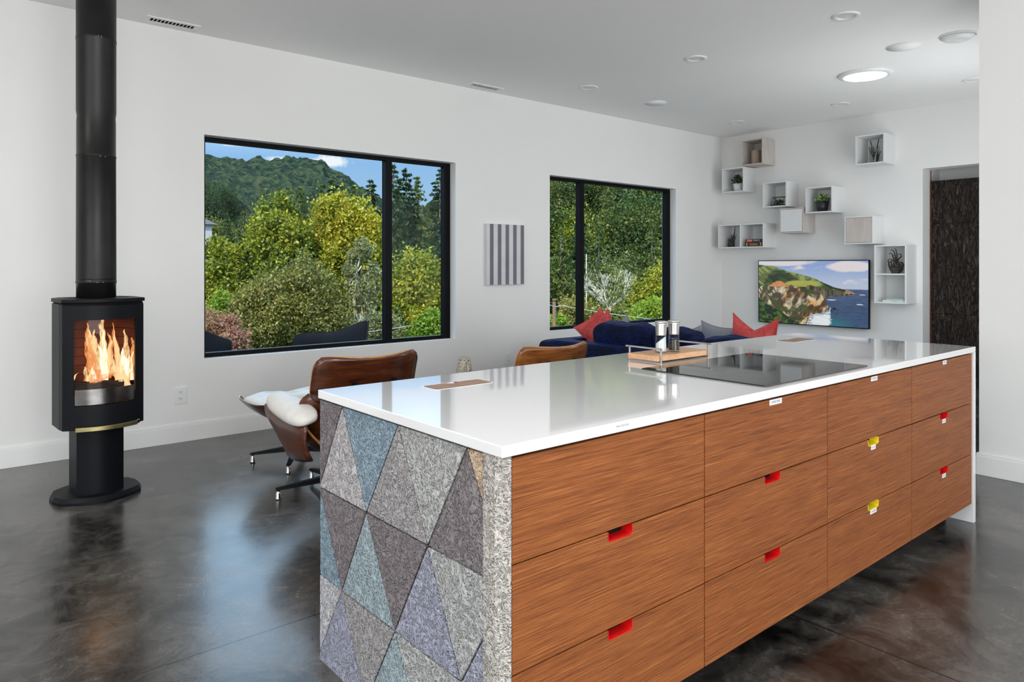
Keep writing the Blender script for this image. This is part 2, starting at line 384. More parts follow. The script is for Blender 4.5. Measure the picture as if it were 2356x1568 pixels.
# wood-wool tile: curly strands of shredded wood bound in cement
def woolmat(name, col):
    m, nt, b, out = newmat(name)
    v = nt.coords('Object')
    def strands(sc, off, k):
        vv = nt.coords('Object', (1, 1, 1), off); n = nt.noise(vv, sc, 1.5, 0.5, 0.9)
        return nt.math('ABSOLUTE', nt.math('SUBTRACT', nt.math('FRACT', nt.math('MULTIPLY', n, k)), 0.5))
    a = strands(24, (0, 0, 0), 10); c = strands(33, (3.1, 5.2, 1.7), 9); d = strands(48, (9, 2, 7), 7)
    gap = nt.noise(v, 120, 3, 0.7)
    h = nt.math('MAXIMUM', nt.math('MAXIMUM', a, c), nt.math('MULTIPLY', d, 0.9))
    hh = nt.math('ADD', h, nt.math('MULTIPLY', nt.math('SUBTRACT', gap, 0.5), 0.5))
    dk = tuple(q * 0.40 for q in col[:3]) + (1,); md = tuple(q * 0.88 for q in col[:3]) + (1,)
    nt.link(nt.ramp(hh, [(0.20, dk), (0.30, md), (0.48, col)]), b.inputs['Base Color'])
    b.inputs['Roughness'].default_value = 0.9; b.inputs['Specular IOR Level'].default_value = 0.15
    nt.link(nt.bump(hh, 0.9, 0.012), b.inputs['Normal'])
    return m
WOOL = {'dk': srgb(138, 130, 132), 'lg': srgb(196, 191, 192), 'bl': srgb(148, 168, 181), 'gb': srgb(172, 168, 168), 'lt': srgb(186, 186, 184),
        'tan': srgb(208, 182, 156), 'lb': srgb(168, 184, 190), 'lav': srgb(168, 169, 185), 'wh': srgb(206, 204, 208), 'cr': srgb(196, 190, 183)}
for k in WOOL: M['wool_' + k] = woolmat('wood_wool_' + k, WOOL[k])

# ================================================================== THE ROOM
W = 5.63; T = 8.484; ZC = 3.05; XL = -3.2; YR = -4.0; BX = 5.12; BY = 1.54
WD = 0.22
s = MB(); s.box(XL - .2, T + 1.4, YR - .2, W + WD, -0.2, 0); struct(s, 'floor', M['floor'])
s = MB(); s.box(XL - .2, T + 1.4, YR - .2, W + WD + .35, ZC, ZC + .3); struct(s, 'ceiling', M['ceil'])
W1 = (1.683, 4.012, .599, 2.300); W2 = (5.258, 7.46, .596, 2.285)
s = MB()
for a, b, c, d in ((XL - .2, W1[0], 0, ZC), (W1[1], W2[0], 0, ZC), (W2[1], T + .2, 0, ZC), (W1[0], W1[1], 0, W1[2]), (W1[0], W1[1], W1[3], ZC), (W2[0], W2[1], 0, W2[2]), (W2[0], W2[1], W2[3], ZC)):
    s.box(a, b, W, W + WD, c, d)
struct(s, 'wall_left', M['wall'])
# window units: black frame, one mullion each, glass
def window(n, w, mx, mw, wr):
    x0, x1, z0, z1 = w
    e = bpy.data.objects.new('window_%d' % n, None); COL.objects.link(e); e.location = ((x0 + x1) / 2, W + .12, z0); e['kind'] = 'structure'
    cx, cz = (x0 + x1) / 2, z0; y0, y1 = -.03, .03; f = .034
    L = x0 - cx; R_ = x1 - cx; H = z1 - z0
    s = MB(); s.box(L, R_, y0, y1, 0, f); s.box(L, R_, y0, y1, H - f, H); s.box(L, L + f, y0, y1, f, H - f); s.box(R_ - wr, R_, y0, y1, f, H - f)
    s.build('window_frame', M['black_frame'], e)
    s = MB(); s.box(mx - cx, mx + mw - cx, y0 - .004, y1, f, H - f); s.build('mullion', M['black_frame'], e)
    s = MB(); s.box(L + f, mx - cx, .000, .004, f, H - f); s.build('pane', M['pane'], e)
    s = MB(); s.box(mx + mw - cx, R_ - wr, .010, .014, f, H - f); s.build('pane', M['pane'], e)
    s = MB(); s.box(L, R_, .03, WD - .12, -.012, 0.0); s.build('outer_sill', M['black_frame'], e)
window(1, W1, 3.292, .068, .072); window(2, W2, 5.80, .075, .085)
# TV wall with the doorway to the charred-timber recess
OY0, OY1, OZ = 1.7, 3.093, 2.369
s = MB(); s.box(T, T + .2, OY1, W, 0, ZC); s.box(T, T + .2, BY, OY0, 0, ZC); s.box(T, T + .2, OY0, OY1, OZ, ZC); struct(s, 'wall_back', M['wall'])
s = MB(); s.box(T + .55, T + .75, BY - .2, W, 0, ZC); s.box(T + .2, T + .55, OY1 + .02, OY1 + .22, 0, ZC); s.box(T + .2, T + .55, BY, OY0 - .05, 0, ZC); struct(s, 'wall_recess', M['wall'])
def bark():
    m, nt, b, out = newmat('charred_bark_tiles')
    v = nt.coords('Object', (1, 1, 1)); sp = nt.new('ShaderNodeSeparateXYZ'); nt.link(v, sp.inputs[0])
    wv = nt.coords('Object', (12, 12, 2.1)); n = nt.noise(wv, 2.3, 4, 0.55, 1.1)
    r = nt.math('ABSOLUTE', nt.math('SUBTRACT', nt.math('FRACT', nt.math('MULTIPLY', n, 4.5)), 0.5))
    cell = nt.new('ShaderNodeTexWhiteNoise', noise_dimensions='2D')
    cv = nt.new('ShaderNodeCombineXYZ'); nt.link(nt.math('FLOOR', nt.math('DIVIDE', sp.outputs[1], .34)), cv.inputs[0]); nt.link(nt.math('FLOOR', nt.math('DIVIDE', sp.outputs[2], .50)), cv.inputs[1])
    nt.link(cv.outputs[0], cell.inputs['Vector'])
    col = nt.ramp(r, [(0.05, (0.022, 0.015, 0.012, 1)), (0.30, (0.080, 0.056, 0.044, 1)), (0.5, (0.22, 0.175, 0.15, 1))])
    nt.link(nt.mix(nt.math('MULTIPLY', cell.outputs['Value'], 0.4), col, (0.055, 0.052, 0.052, 1)), b.inputs['Base Color'])
    b.inputs['Roughness'].default_value = 0.3
    nt.link(nt.bump(r, 1.0, 0.09), b.inputs['Normal']); return m
M['bark'] = bark()
e = thing('bark_clad_panel', (T + .215, 2.4, 0), 'dark brown bark-textured timber panel filling the doorway right of the television', 'wall panel')
for k, (z0, z1) in enumerate(((.0, .27), (.274, .77), (.774, 1.27), (1.274, 1.77), (1.774, 2.25))):
    s = MB()
    cuts = [[-.7, -.30, .12, .44, .688], [-.7, -.12, .20, .60, .688], [-.7, -.34, -.02, .36, .688]][k % 3]
    for a, b in zip(cuts[:-1], cuts[1:]):
        n = 44; m = max(12, int((b - a) / .0065)); P = [[(0, lerp(a + .0015, b - .0015, j / m), lerp(z0, z1, i / n)) for j in range(m + 1)] for i in range(n + 1)]
        gy, gz = np.meshgrid(np.linspace(a, b, m + 1) + .8, np.linspace(z0, z1, n + 1)); ph = RNG.uniform(0, 6); off = RNG.uniform(-.12, .12)
        wob = .010 * np.sin(gz * 21 + ph + gy * 9) + .006 * np.sin(gz * 47 + gy * 31 + ph * 2) + off * (gz - z0) * .25
        rid = np.abs(np.sin((gy + wob) * (118 + 25 * math.sin(ph)))) ** .7 * (.55 + .45 * np.sin(gz * 29 + 40 * gy + ph) * np.sin(gy * 63 + ph))
        s.sheet(P, thick=.016 + .016 * np.clip(rid, 0, 1) + .003 * RNG.random((n + 1, m + 1)))
    q = s.build('tile_row', M['bark'], e, smooth=False); q.location = (.04, 0, 0)
s = MB(); s.box(.0, .02, .689, .692, 0, OZ); s.build('red_edge', pbr('red_edge', (0.25, 0.05, 0.02, 1), 0.5), e)
# white wall block on the right (runs beside the island to the hall), and unseen walls behind the camera
s = MB(); s.box(BX, BX + .2, YR, BY, 0, ZC); struct(s, 'wall_right', M['wall'])
s = MB(); s.box(BX + .2, 5.7, BY - .2, BY, 0, ZC); s.box(7.7, T + .75, BY - .2, BY, 0, ZC); s.box(5.7, 7.7, BY - .2, BY, 2.5, ZC); struct(s, 'wall_hall', M['wall'])
s = MB(); s.box(XL, -2.1, YR - .2, YR, 0, ZC); s.box(4.1, BX, YR - .2, YR, 0, ZC); s.box(-2.1, 4.1, YR - .2, YR, 2.55, ZC); struct(s, 'wall_rear', M['wall'])
s = MB(); s.box(XL - .2, XL, YR, -1.2, 0, ZC); s.box(XL - .2, XL, 2.4, W, 0, ZC); s.box(XL - .2, XL, -1.2, 2.4, 0, .6); s.box(XL - .2, XL, -1.2, 2.4, 2.4, ZC); struct(s, 'wall_side', M['wall'])
def simple_window(n, x0, x1, z0, z1, loc, rz):
    e = bpy.data.objects.new('window_%d' % n, None); COL.objects.link(e); e.location = loc; e.rotation_euler = (0, 0, rz); e['kind'] = 'structure'
    f = .05; s = MB(); nn = 3
    s.box(x0, x1, -.03, .03, z0, z0 + f); s.box(x0, x1, -.03, .03, z1 - f, z1)
    for k in range(nn + 1): x = lerp(x0, x1 - f, k / nn); s.box(x, x + f, -.03, .03, z0 + f, z1 - f)
    s.build('window_frame', M['black_frame'], e)
    s = MB(); s.box(x0, x1, .0, .006, z0, z1); s.build('pane', M['pane'], e)
simple_window(3, -3.1, 3.1, 0, 2.55, (1.0, YR - .1, 0), 0); simple_window(4, -1.8, 1.8, .6, 2.4, (XL - .1, .6, 0), PI / 2); simple_window(5, -1.0, 1.0, 0, 2.5, (6.7, BY - .1, 0), 0)  # rear and side glazing is unseen, put in to brighten the room
# baseboards
def base(name, pts, h=.135):
    s = MB()
    for (x0, x1, y0, y1) in pts:
        s.box(x0, x1, y0, y1, 0, h - .018)
        dx = .004 if x1 - x0 < .05 else 0; dy = .004 if y1 - y0 < .05 else 0
        s.box(x0 + dx, x1 - dx, y0 + dy, y1 - dy, h - .018, h)
    struct(s, name, M['trim'], bevel=.002)
base('baseboard_left', [(XL, T - .001, W - .016, W)])
base('baseboard_back', [(T - .016, T, OY1 + .001, W - .017)])
base('baseboard_right', [(BX - .016, BX, YR, BY + .014), (BX, 5.69, BY, BY + .016)])

# ================================================================== ceiling fittings
def downlight(x, y, label):
    e = thing('recessed_downlight', (x, y, ZC), label, 'downlight', 'round white recessed downlights in the ceiling')
    s = MB(); s.lathe([(.058, 0), (.092, 0), (.092, -.004), (.084, -.009), (.062, -.010), (.058, -.004), (.050, .0)], 40, cap=False); s.build('trim_ring', M['white_plastic'], e)
    s = MB(); s.lathe([(.0575, -.0005), (.054, -.0012), (.001, -.0014)], 32); s.build('lens', M['trim'], e)
    return e
DL = [(4.98, 2.31, 'round recessed downlight nearest the top edge, above the island\'s far end'),
      (5.04, 3.60, 'recessed downlight in the middle of the near row, left of the skylight tube'),
      (5.06, 4.86, 'recessed downlight near the window wall, right of the far ceiling vent'),
      (7.66, 4.88, 'recessed downlight in the corner, nearest the shelf boxes'),
      (7.66, 3.61, 'recessed downlight between the skylight tube and the TV wall'),
      (7.62, 2.34, 'recessed downlight cut by the edge of the white wall on the right')]
for x, y, lb in DL: downlight(x, y, lb)
def flat_speaker(x, y, r, label):
    e = thing('ceiling_speaker', (x, y, ZC), label, 'speaker', 'flush round ceiling speakers')
    s = MB(); s.lathe([(r, 0), (r, -.004), (r - .006, -.006)], 44, cap=False); s.build('rim', M['white_plastic'], e)
    s = MB(); s.lathe([(r - .006, -.0005), (r - .006, -.0055), (.001, -.006)], 44); s.build('grille', M['ceil'], e)
flat_speaker(6.10, 4.87, .12, 'flush round ceiling speaker far off, nearer the window wall')
flat_speaker(6.03, 2.34, .125, 'flush round ceiling speaker between skylight tube and smoke detector')
e = thing('smoke_detector', (6.05, 1.96, ZC), 'domed white smoke detector on the ceiling at the right', 'smoke detector')
s = MB(); s.lathe([(.125, 0), (.125, -.008), (.118, -.014)], 44, cap=False); s.build('base_plate', M['white_plastic'], e)
s = MB(); s.lathe([(.116, -.008), (.112, -.02), (.09, -.036), (.055, -.046), (.05, -.044), (.045, -.048), (.001, -.050)], 44); s.build('dome', M['white_plastic'], e)
SKY_E = emit('skylight_diffuser', (1, 1, .99, 1), 16.0)
def skylight(x, y, label, r=.182):
    e = thing('skylight_tube', (x, y, ZC), label, 'skylight', 'bright tubular skylights'); k = r / .182
    s = MB(); s.lathe([(.17 * k, 0), (.225 * k, 0), (.225 * k, -.010), (.215 * k, -.022), (.185 * k, -.028), (.17 * k, -.018)], 56, cap=False); s.build('trim_ring', M['white_plastic'], e)
    s = MB(); s.lathe([(.182 * k, -.012), (.178 * k, -.024), (.1 * k, -.030), (.001, -.032)], 56); s.build('diffuser', SKY_E, e)
skylight(6.63, 2.90, 'bright round tubular skylight in the ceiling')
# two more tubes, unseen, added to brighten worktop, floor and lower walls
for sx_, sy_, en in ((.55, .35, 32), (-1.6, 3.3, 40)):
    skylight(sx_, sy_, 'unseen tubular skylight added over the %s to brighten the room' % ('kitchen' if sx_ > 0 else 'stove corner'))
    light('added_skylight_fill', 'AREA', (sx_, sy_, ZC - .045), (0, 0, 0), en, (1, .99, .97), shape='DISK', size=.34)
def vent(x0, x1, y0, y1, label):
    cx, cy = (x0 + x1) / 2, (y0 + y1) / 2; hx, hy = (x1 - x0) / 2, (y1 - y0) / 2
    e = thing('ceiling_vent', (cx, cy, ZC), label, 'vent', 'slotted white ceiling air vents')
    s = MB(); b = .032
    for q in ((-hx, hx, -hy, -hy + b), (-hx, hx, hy - b, hy), (-hx, -hx + b, -hy + b, hy - b), (hx - b, hx, -hy + b, hy - b)): s.box(q[0], q[1], q[2], q[3], -.008, 0)
    s.build('frame', M['white_plastic'], e, bevel=.002)
    s = MB(); s.box(-hx + b, hx - b, -hy + b, hy - b, -.0015, -.0005); s.build('duct', M['dark'], e)
    s = MB(); n = 12
    for k in range(n + 1):
        x = lerp(-hx + b, hx - b, k / n); s.box(x - .0022, x + .0022, -hy + b, hy - b, -.0075, -.002)
    s.build('slats', M['white_plastic'], e)
vent(1.24, 1.60, 5.42, 5.56, 'slotted ceiling vent nearest the stove pipe')
vent(4.07, 4.45, 5.42, 5.56, 'slotted ceiling vent between the two windows')

# two unseen uplighters, added behind the camera to brighten the ceiling
for tx, ty, en in ((-1.9, -1.6, 95), (3.6, -2.9, 110)):
    e = thing('added_ceiling_uplighter', (tx, ty, 0), 'slim steel uplighter added unseen behind the camera to brighten the ceiling, %s' % ('by the side window' if tx < 0 else 'by the rear doors'), 'lamp')
    s = MB(); s.lathe([(.001, 0), (.14, 0), (.14, .012), (.13, .018), (.02, .022), (.001, .022)], 32); s.build('base', M['steel'], e)
    s = MB(); s.lathe([(.012, .02), (.012, 1.66)], 16); s.build('pole', M['steel'], e)
    s = MB(); s.lathe([(.02, 1.66), (.10, 1.70), (.17, 1.76), (.165, 1.76), (.098, 1.706), (.001, 1.672)], 32, cap=False); s.build('lamp_shade', M['steel'], e)
    l = light('added_ceiling_fill', 'AREA', (0, 0, 1.75), (PI, 0, 0), en, (1, .985, .96), shape='DISK', size=.28); l.parent = e
# ================================================================== wall outlets and striped canvas
def outlet(px, py, label):
    x, y, z = onY(px, py, W); e = thing('wall_outlet', (x, W, z - .06), label, 'outlet', 'white duplex wall outlets')
    s = MB(); s.prism(rrect(-.042, .042, 0, .12, .005), -.006, 0, axis='y'); s.build('cover_plate', M['white_plastic'], e, bevel=.0015)
    for zz in (.036, .084):
        s = MB(); s.prism(rrect(-.017, .017, zz - .015, zz + .015, .006), -.0085, -.006, axis='y'); o = s.build('socket', M['white_plastic'], e)
        s = MB(); s.box(-.008, -.0055, -.0091, -.0085, zz - .002, zz + .008); s.box(.0055, .008, -.0091, -.0085, zz - .002, zz + .008); s.lathe([(.0022, 0), (.0022, .0005)], 10, M=Matrix.Translation((0, -.0085, zz - .008)) @ Matrix.Rotation(PI / 2, 4, 'X')); s.build('slots', M['dark'], o)
outlet(415, 909, 'white wall outlet between the stove and the lounge chair')
outlet(1168.5, 824, 'white wall outlet below and right of the striped canvas')
x0, _, z1 = onY(1120, 514, W - .04); x1, _, z0 = onY(1202, 654, W - .04)
e = thing('striped_canvas', ((x0 + x1) / 2, W, z0), 'grey and white vertically striped canvas between the two windows', 'wall art')
s = MB(); hw = (x1 - x0) / 2; H = z1 - z0; s.box(-hw, hw, -.04, 0, 0, H); s.build('canvas', pbr('canvas_white', (.62, .62, .66, 1), .8, bump=(300, .3, .002)), e, bevel=.002)
s = MB()
for k in range(5):
    c = -hw + (.085 + .218 * k) * 2 * hw * .99; s.box(c - .0, c + .098 * 2 * hw, -.0412, -.04, .003, H - .001)
s.build('stripes', pbr('stripe_grey', srgb(112, 110, 117), .8, bump=(300, .3, .002)), e)

# ================================================================== THE ISLAND
IX0, IX1, IY0, IY1, ZT, ZB = 1.0314, 4.153, 1.264, 2.236, .895, .867
# worktop with the waterfall end panel
e = thing('island_worktop', (IX0, IY0, 0), 'long white stone worktop of the kitchen island with a waterfall right end', 'worktop')
s = MB(); s.box(0, IX1 - IX0, 0, IY1 - IY0, ZB, ZT); s.build('worktop', M['counter'], e, bevel=.0025)
s = MB(); s.box(IX1 - IX0 - .030, IX1 - IX0, 0, IY1 - IY0, 0, ZB); s.build('end_panel', M['counter'], e, bevel=.002)
x, y, z = onY(1432.0, 978.3, IY0)
s = MB(); s.text('TRASH | RECYCLING', (x - IX0, 0, z), (1, 0, 0), (0, 0, 1), .0055, 0, maxw=.052); s.build('edge_lettering', M['greyink'], e)
# cabinets
XS = [1.066, 1.826, 2.597, 3.368, 4.121]; ZR = [.8615, .610, .351, .097]; FY = 1.272
lab_txt = {(1, 0): ('COOKING UTENSILS', .078, .018), (2, 0): ('COFFEE BAR', .058, .0175), (2, 1): ('SILVER', .042, .017), (2, 2): ('STRAINERS', .058, .017), (3, 0): ('MISC', .046, .019), (3, 1): ('BOWLS', .044, .018), (3, 2): ('BAKE', .044, .018)}
cab_lbl = ['island drawer cabinet of three wide drawers beside the grey tiled end panel, no labels', 'island drawer cabinet with the COOKING UTENSILS label, second from the tiled end',
           'island drawer cabinet with yellow finger pulls', 'narrowest-looking island drawer cabinet at the far right, red pulls and small labels']
for c in range(4):
    x0, x1 = XS[c], XS[c + 1]; w_ = x1 - x0; cx = (x0 + x1) / 2
    e = thing('drawer_cabinet', (cx, FY, 0), cab_lbl[c], 'cabinet', 'reddish wood drawer cabinets along the island front')
    s = MB(); s.box(-w_ / 2 + (.0 if c else .01), w_ / 2, .037, IY1 - FY - .02, .097, ZB - .001); s.build('carcass', M['dark'], e)
    s = MB(); s.box(-w_ / 2 + (.0 if c else .01), w_ / 2 , .12, IY1 - FY - .12, 0, .097); s.build('plinth', M['dark'], e)
    for r in range(3):
        zt, zb = ZR[r] - .0021, ZR[r + 1] + .0021; a, b = -w_ / 2 + .0022, w_ / 2 - .0022
        nw, nh, q = .049, .027, .011
        if r == 0: P = [(a, zb), (b, zb), (b, zt), (a, zt)]
        else:
            P = [(a, zb), (b, zb), (b, zt), (nw, zt)]
            P += [(nw - q + q * math.cos(t), zt - nh + q - q * math.sin(t)) for t in [i * PI / 10 for i in range(6)]]
            P += [(-nw + q - q * math.sin(t), zt - nh + q - q * math.cos(t)) for t in [i * PI / 10 for i in range(6)]]
            P += [(-nw, zt), (a, zt)]
        s = MB(); s.prism(P, 0, .019, axis='y')
        d = s.build('drawer', M['veneer'], e, bevel=.0008, seg=1)
        # each front is cut from its own stretch of veneer
        dx, dz = (c * 3.7 + r * 1.9), (r * .53 + c * .31)
        for vv in d.data.vertices: vv.co.x += dx; vv.co.z += dz
        d.location = (-dx, 0, -dz)
        if r:
            # lining of the finger notch, coloured
            t2 = .0022; s = MB()
            out = [(nw, zt)] + [(nw - q + q * math.cos(t), zt - nh + q - q * math.sin(t)) for t in [i * PI / 10 for i in range(6)]] + [(-nw + q - q * math.sin(t), zt - nh + q - q * math.cos(t)) for t in [i * PI / 10 for i in range(6)]] + [(-nw, zt)]
            q2 = q - t2
            inn = [(nw - t2, zt)] + [(nw - q + q2 * math.cos(t), zt - nh + q - q2 * math.sin(t)) for t in [i * PI / 10 for i in range(6)]] + [(-nw + q - q2 * math.sin(t), zt - nh + q - q2 * math.cos(t)) for t in [i * PI / 10 for i in range(6)]] + [(-nw + t2, zt)]
            n = len(out)
            for yy in (0,):
                vs = [(p[0], -.0005, p[1]) for p in out] + [(p[0], .036, p[1]) for p in out] + [(p[0], -.0005, p[1]) for p in inn] + [(p[0], .036, p[1]) for p in inn]
                fs = []
                for i in range(n - 1):
                    fs += [(i, i + 1, n + i + 1, n + i), (2 * n + i + 1, 2 * n + i, 3 * n + i, 3 * n + i + 1), (i + 1, i, 2 * n + i, 2 * n + i + 1), (n + i, n + i + 1, 3 * n + i + 1, 3 * n + i)]
                fs += [(0, n, 3 * n, 2 * n), (n - 1, 2 * n - 1, 4 * n - 1, 3 * n - 1)]
                s.add(vs, fs)
            pl = s.build('finger_pull', M['yellow'] if c == 2 else M['red'], d, loc=(dx, 0, dz))
            tag(pl, 'yellow finger pull' if c == 2 else 'red finger pull')
        if (c, r) in lab_txt:
            tx, lw, lh = lab_txt[(c, r)]
            zc = zt - lh / 2 - (.001 if r == 0 else nh + .0005); xo = .02 if c == 1 else (.008 if r == 0 else .0)
            s = MB(); s.box(xo - lw / 2, xo + lw / 2, -.0006, 0, zc - lh / 2, zc + lh / 2, 0)
            s.text(tx, (xo, -.0006, zc), (1, 0, 0), (0, 0, 1), lh * .5, 1, maxw=lw * .78)
            lb = s.build('name_label', [M['paper'], M['ink']], d, loc=(dx, 0, dz), fixn=False)
            tag(lb, 'white sticker reading ' + tx)
# tiled end panel: triangular wood-wool tiles
PX = 1.036
e = thing('wood_wool_end_panel', (PX, 1.264, 0), 'end of the island clad in grey and blue triangular shredded-wood tiles', 'island end panel')
rows = [(.864, [2.41, 2.073, 1.733, 1.408, 1.08]), (.57, [2.56, 2.237, 1.916, 1.583, 1.25]), (.279, [2.41, 2.076, 1.75, 1.432, 1.10]), (-.008, [2.57, 2.25, 1.92, 1.59, 1.26])]
A, B_, C_, D_ = [[(yy, z) for yy in ys] for z, ys in rows]
tris = [(A[0], A[1], B_[1], 'dk'), (A[1], B_[1], B_[2], 'lg'), (A[1], A[2], B_[2], 'bl'), (A[2], B_[2], B_[3], 'gb'), (A[2], A[3], B_[3], 'lt'), (A[3], B_[3], B_[4], 'dk'), (A[3], A[4], B_[4], 'tan'),
        (B_[0], B_[1], C_[0], 'bl'), (B_[1], C_[0], C_[1], 'bl'), (B_[1], B_[2], C_[1], 'dk'), (B_[2], C_[1], C_[2], 'lb'), (B_[2], B_[3], C_[2], 'dk'), (B_[3], C_[2], C_[3], 'lav'), (B_[3], B_[4], C_[3], 'lt'), (B_[4], C_[3], C_[4], 'lav'),
        (C_[0], C_[1], D_[1], 'wh'), (C_[1], D_[1], D_[2], 'lav'), (C_[1], C_[2], D_[2], 'gb'), (C_[2], D_[2], D_[3], 'lb'), (C_[2], C_[3], D_[3], 'lt'), (C_[3], D_[3], D_[4], 'lav'), (C_[3], C_[4], D_[4], 'gb'), (C_[0], D_[0], D_[1], 'dk')]
keys = list(WOOL.keys())
bm = bmesh.new(); Y0, Y1, Z0, Z1 = 1.345, 2.232, 0.0, ZB - .001
rr = random.Random(5)
for a, b, c, kk in tris:
    g = Vector(((a[0] + b[0] + c[0]) / 3, (a[1] + b[1] + c[1]) / 3)); ps = []
    for p in (a, b, c):
        v = Vector(p) - g; ps.append(g + v * (1 - .0035 / v.length * 1.6))
    dep = .0 + rr.uniform(0, .0025)
    tb = bmesh.new()
    f0 = [tb.verts.new((dep, p.x - 1.264, p.y)) for p in ps]; f1 = [tb.verts.new((.022, p.x - 1.264, p.y)) for p in ps]
    tb.faces.new(f0); tb.faces.new(f1[::-1])
    for i in range(3): j = (i + 1) % 3; tb.faces.new((f0[j], f0[i], f1[i], f1[j]))
    for co, no in (((0, Y0 - 1.264, 0), (0, -1, 0)), ((0, Y1 - 1.264, 0), (0, 1, 0)), ((0, 0, Z0), (0, 0, -1)), ((0, 0, Z1), (0, 0, 1))):
        r_ = bmesh.ops.bisect_plane(tb, geom=tb.verts[:] + tb.edges[:] + tb.faces[:], plane_co=co, plane_no=no, clear_outer=True)
        ed = [q for q in r_['geom_cut'] if isinstance(q, bmesh.types.BMEdge)]
        if ed: bmesh.ops.contextual_create(tb, geom=ed)
    bmesh.ops.recalc_face_normals(tb, faces=tb.faces[:])
    for f in tb.faces: f.material_index = keys.index(kk)
    me_ = bpy.data.meshes.new('tmp'); tb.to_mesh(me_); tb.free(); bm.from_mesh(me_); bpy.data.meshes.remove(me_)
me = bpy.data.meshes.new('triangle_tiles'); bm.to_mesh(me); bm.free()
for k in keys: me.materials.append(M['wool_' + k])
o = bpy.data.objects.new('triangle_tiles', me); COL.objects.link(o); o.parent = e
s = MB(); s.box(.012, .0295, .081, Y1 - 1.264, 0, Z1); s.build('backing', M['dark'], e)
s = MB(); s.prism([(.001, .081), (.001, .034), (.022, .006), (.0295, .006), (.0295, .081)], 0, Z1); s.build('corner_strip', M['wool_cr'], e, bevel=.002)

# cooktop
e = thing('induction_cooktop', (2.61, 1.572, ZT), 'black glass induction cooktop set on the island worktop', 'cooktop')
s = MB(); s.prism(rrect(-.39, .39, -.272, .272, .006), .0, .005); s.build('glass_top', M['cooktop'], e, bevel=.0012)
ZG = pbr('zone_grey', (.05, .05, .05, 1), .3)
for cx, cy, r in ((-.2, .12, .09), (.2, .13, .075), (-.21, -.11, .07), (.2, -.1, .09)):
    s = MB(); s.lathe([(r, .00505), (r + .001, .00515), (r + .002, .00505)], 40, c=(cx, cy, 0), cap=False); s.build('cooking_zone', ZG, e)
# flush pop-up lids
def popup(cx, cy, w_, d_, label):
    e = thing('flush_power_lid', (cx, cy, ZT), label, 'worktop outlet lid', 'wooden flush lids in the worktop')
    s = MB(); s.prism(rrect(-w_ / 2 - .006, w_ / 2 + .006, -d_ / 2 - .006, d_ / 2 + .010, .014), 0, .0006); s.build('rim', M['trim'], e)
    P = rrect(-w_ / 2, w_ / 2, -d_ / 2, d_ / 2, .012)
    s = MB(); s.prism(rrect(-w_ / 2 - .0015, w_ / 2 + .0015, -d_ / 2 - .0015, d_ / 2 + .0015, .013), .0005, .0009); s.build('gap', M['dark'], e)
    s = MB(); s.prism(P, .0008, .0016); s.build('lid', M['lid'], e)
    s = MB(); s.prism([(-.022, d_ / 2 + .002), (-.012, d_ / 2 - .016), (.006, d_ / 2 - .016), (.006, d_ / 2 + .002)], .0014, .0021); s.build('notch', M['trim'], e)
    s = MB(); s.prism([(.006 , d_ / 2 - .014), (.018, d_ / 2 - .012), (.016, d_ / 2 - .002), (.008, d_ / 2 - .001)], .0016, .0024); s.build('finger_hole', M['dark'], e)
popup(1.452, 2.022, .235, .085, 'wooden flush lid in the worktop near the tiled end')
popup(3.752, 2.015, .235, .10, 'wooden flush lid in the worktop at the far end')
# serving tray with two mills
e = thing('serving_tray', (2.585, 1.986, ZT), 'wooden serving tray with two steel bar handles on the worktop', 'tray')
hx, hy = .186, .0815
s = MB(); s.box(-hx, hx, -hy, hy, .008, .031); s.build('board', M['oak'], e, bevel=.002)
for sx_ in (-1, 1):
    s = MB(); x = sx_ * (hx - .018) ; r = .0035; yy = hy + .0045
    for sy in (-1, 1): s.box(x - r, x + r, sy * yy - r, sy * yy + r, 0, .062)
    s.box(x - r, x + r, -yy - .022 * (1 if sx_ > 0 else .2), yy + .022 * (1 if sx_ < 0 else .2), .056, .063); s.box(x - r, x + r, -yy, yy, 0.0, .0045)
    s.build('handle', M['steel'], e, bevel=.0008)
def mill(x, y, grain, name, label):
    e = thing(name, (x, y, ZT + .0312), label, 'mill', 'steel-topped glass grinders on the tray')
    s = MB(); s.lathe([(.0275, 0), (.028, .004), (.0265, .02), (.0235, .05), (.0225, .076), (.0215, .076), (.0225, .05), (.0245, .02), (.0235, .008), (.001, .007)], 32, cap=True); s.build('glass_jar', M['glass'], e)
    s = MB()
    n = 24; prof = [(.0225, .0085), (.0235, .02), (.0222, .045)]
    vs = []; fs = []
    for i in range(6):
        t = i / 5
        for k in range(n):
            a = 2 * PI * k / n; top = .057 if grain == 'salt' else .048
            tilt = (.018 if grain == 'salt' else .002) * math.cos(a + .9); z = .0085 + (top + tilt - .0085) * t; r = .0232 - .0016 * (z / .05)
            vs.append((r * math.cos(a), r * math.sin(a), z))
    vs.append((0, 0, .0085)); vs.append((0, 0, .059 if grain == 'salt' else .049))
    for i in range(5):
        for k in range(n): j = (k + 1) % n; fs.append((i * n + k, i * n + j, (i + 1) * n + j, (i + 1) * n + k))
    for k in range(n): j = (k + 1) % n; fs.append((6 * n, j, k)); fs.append((6 * n + 1, 5 * n + k, 5 * n + j))
    s.add(vs, fs, 0, True)
    s.build('salt' if grain == 'salt' else 'peppercorns', M['salt'] if grain == 'salt' else M['pepper'], e)
    s = MB(); s.lathe([(.0225, .0762), (.0225, .08), (.0235, .1), (.0252, .126), (.0258, .131)], 36); s.build('steel_body', M['steel'], e)
    s = MB(); s.lathe([(.0245, .1312), (.0262, .1325), (.0262, .137), (.024, .1395), (.012, .1415), (.001, .142)], 36); s.build('steel_cap', M['chrome'], e)
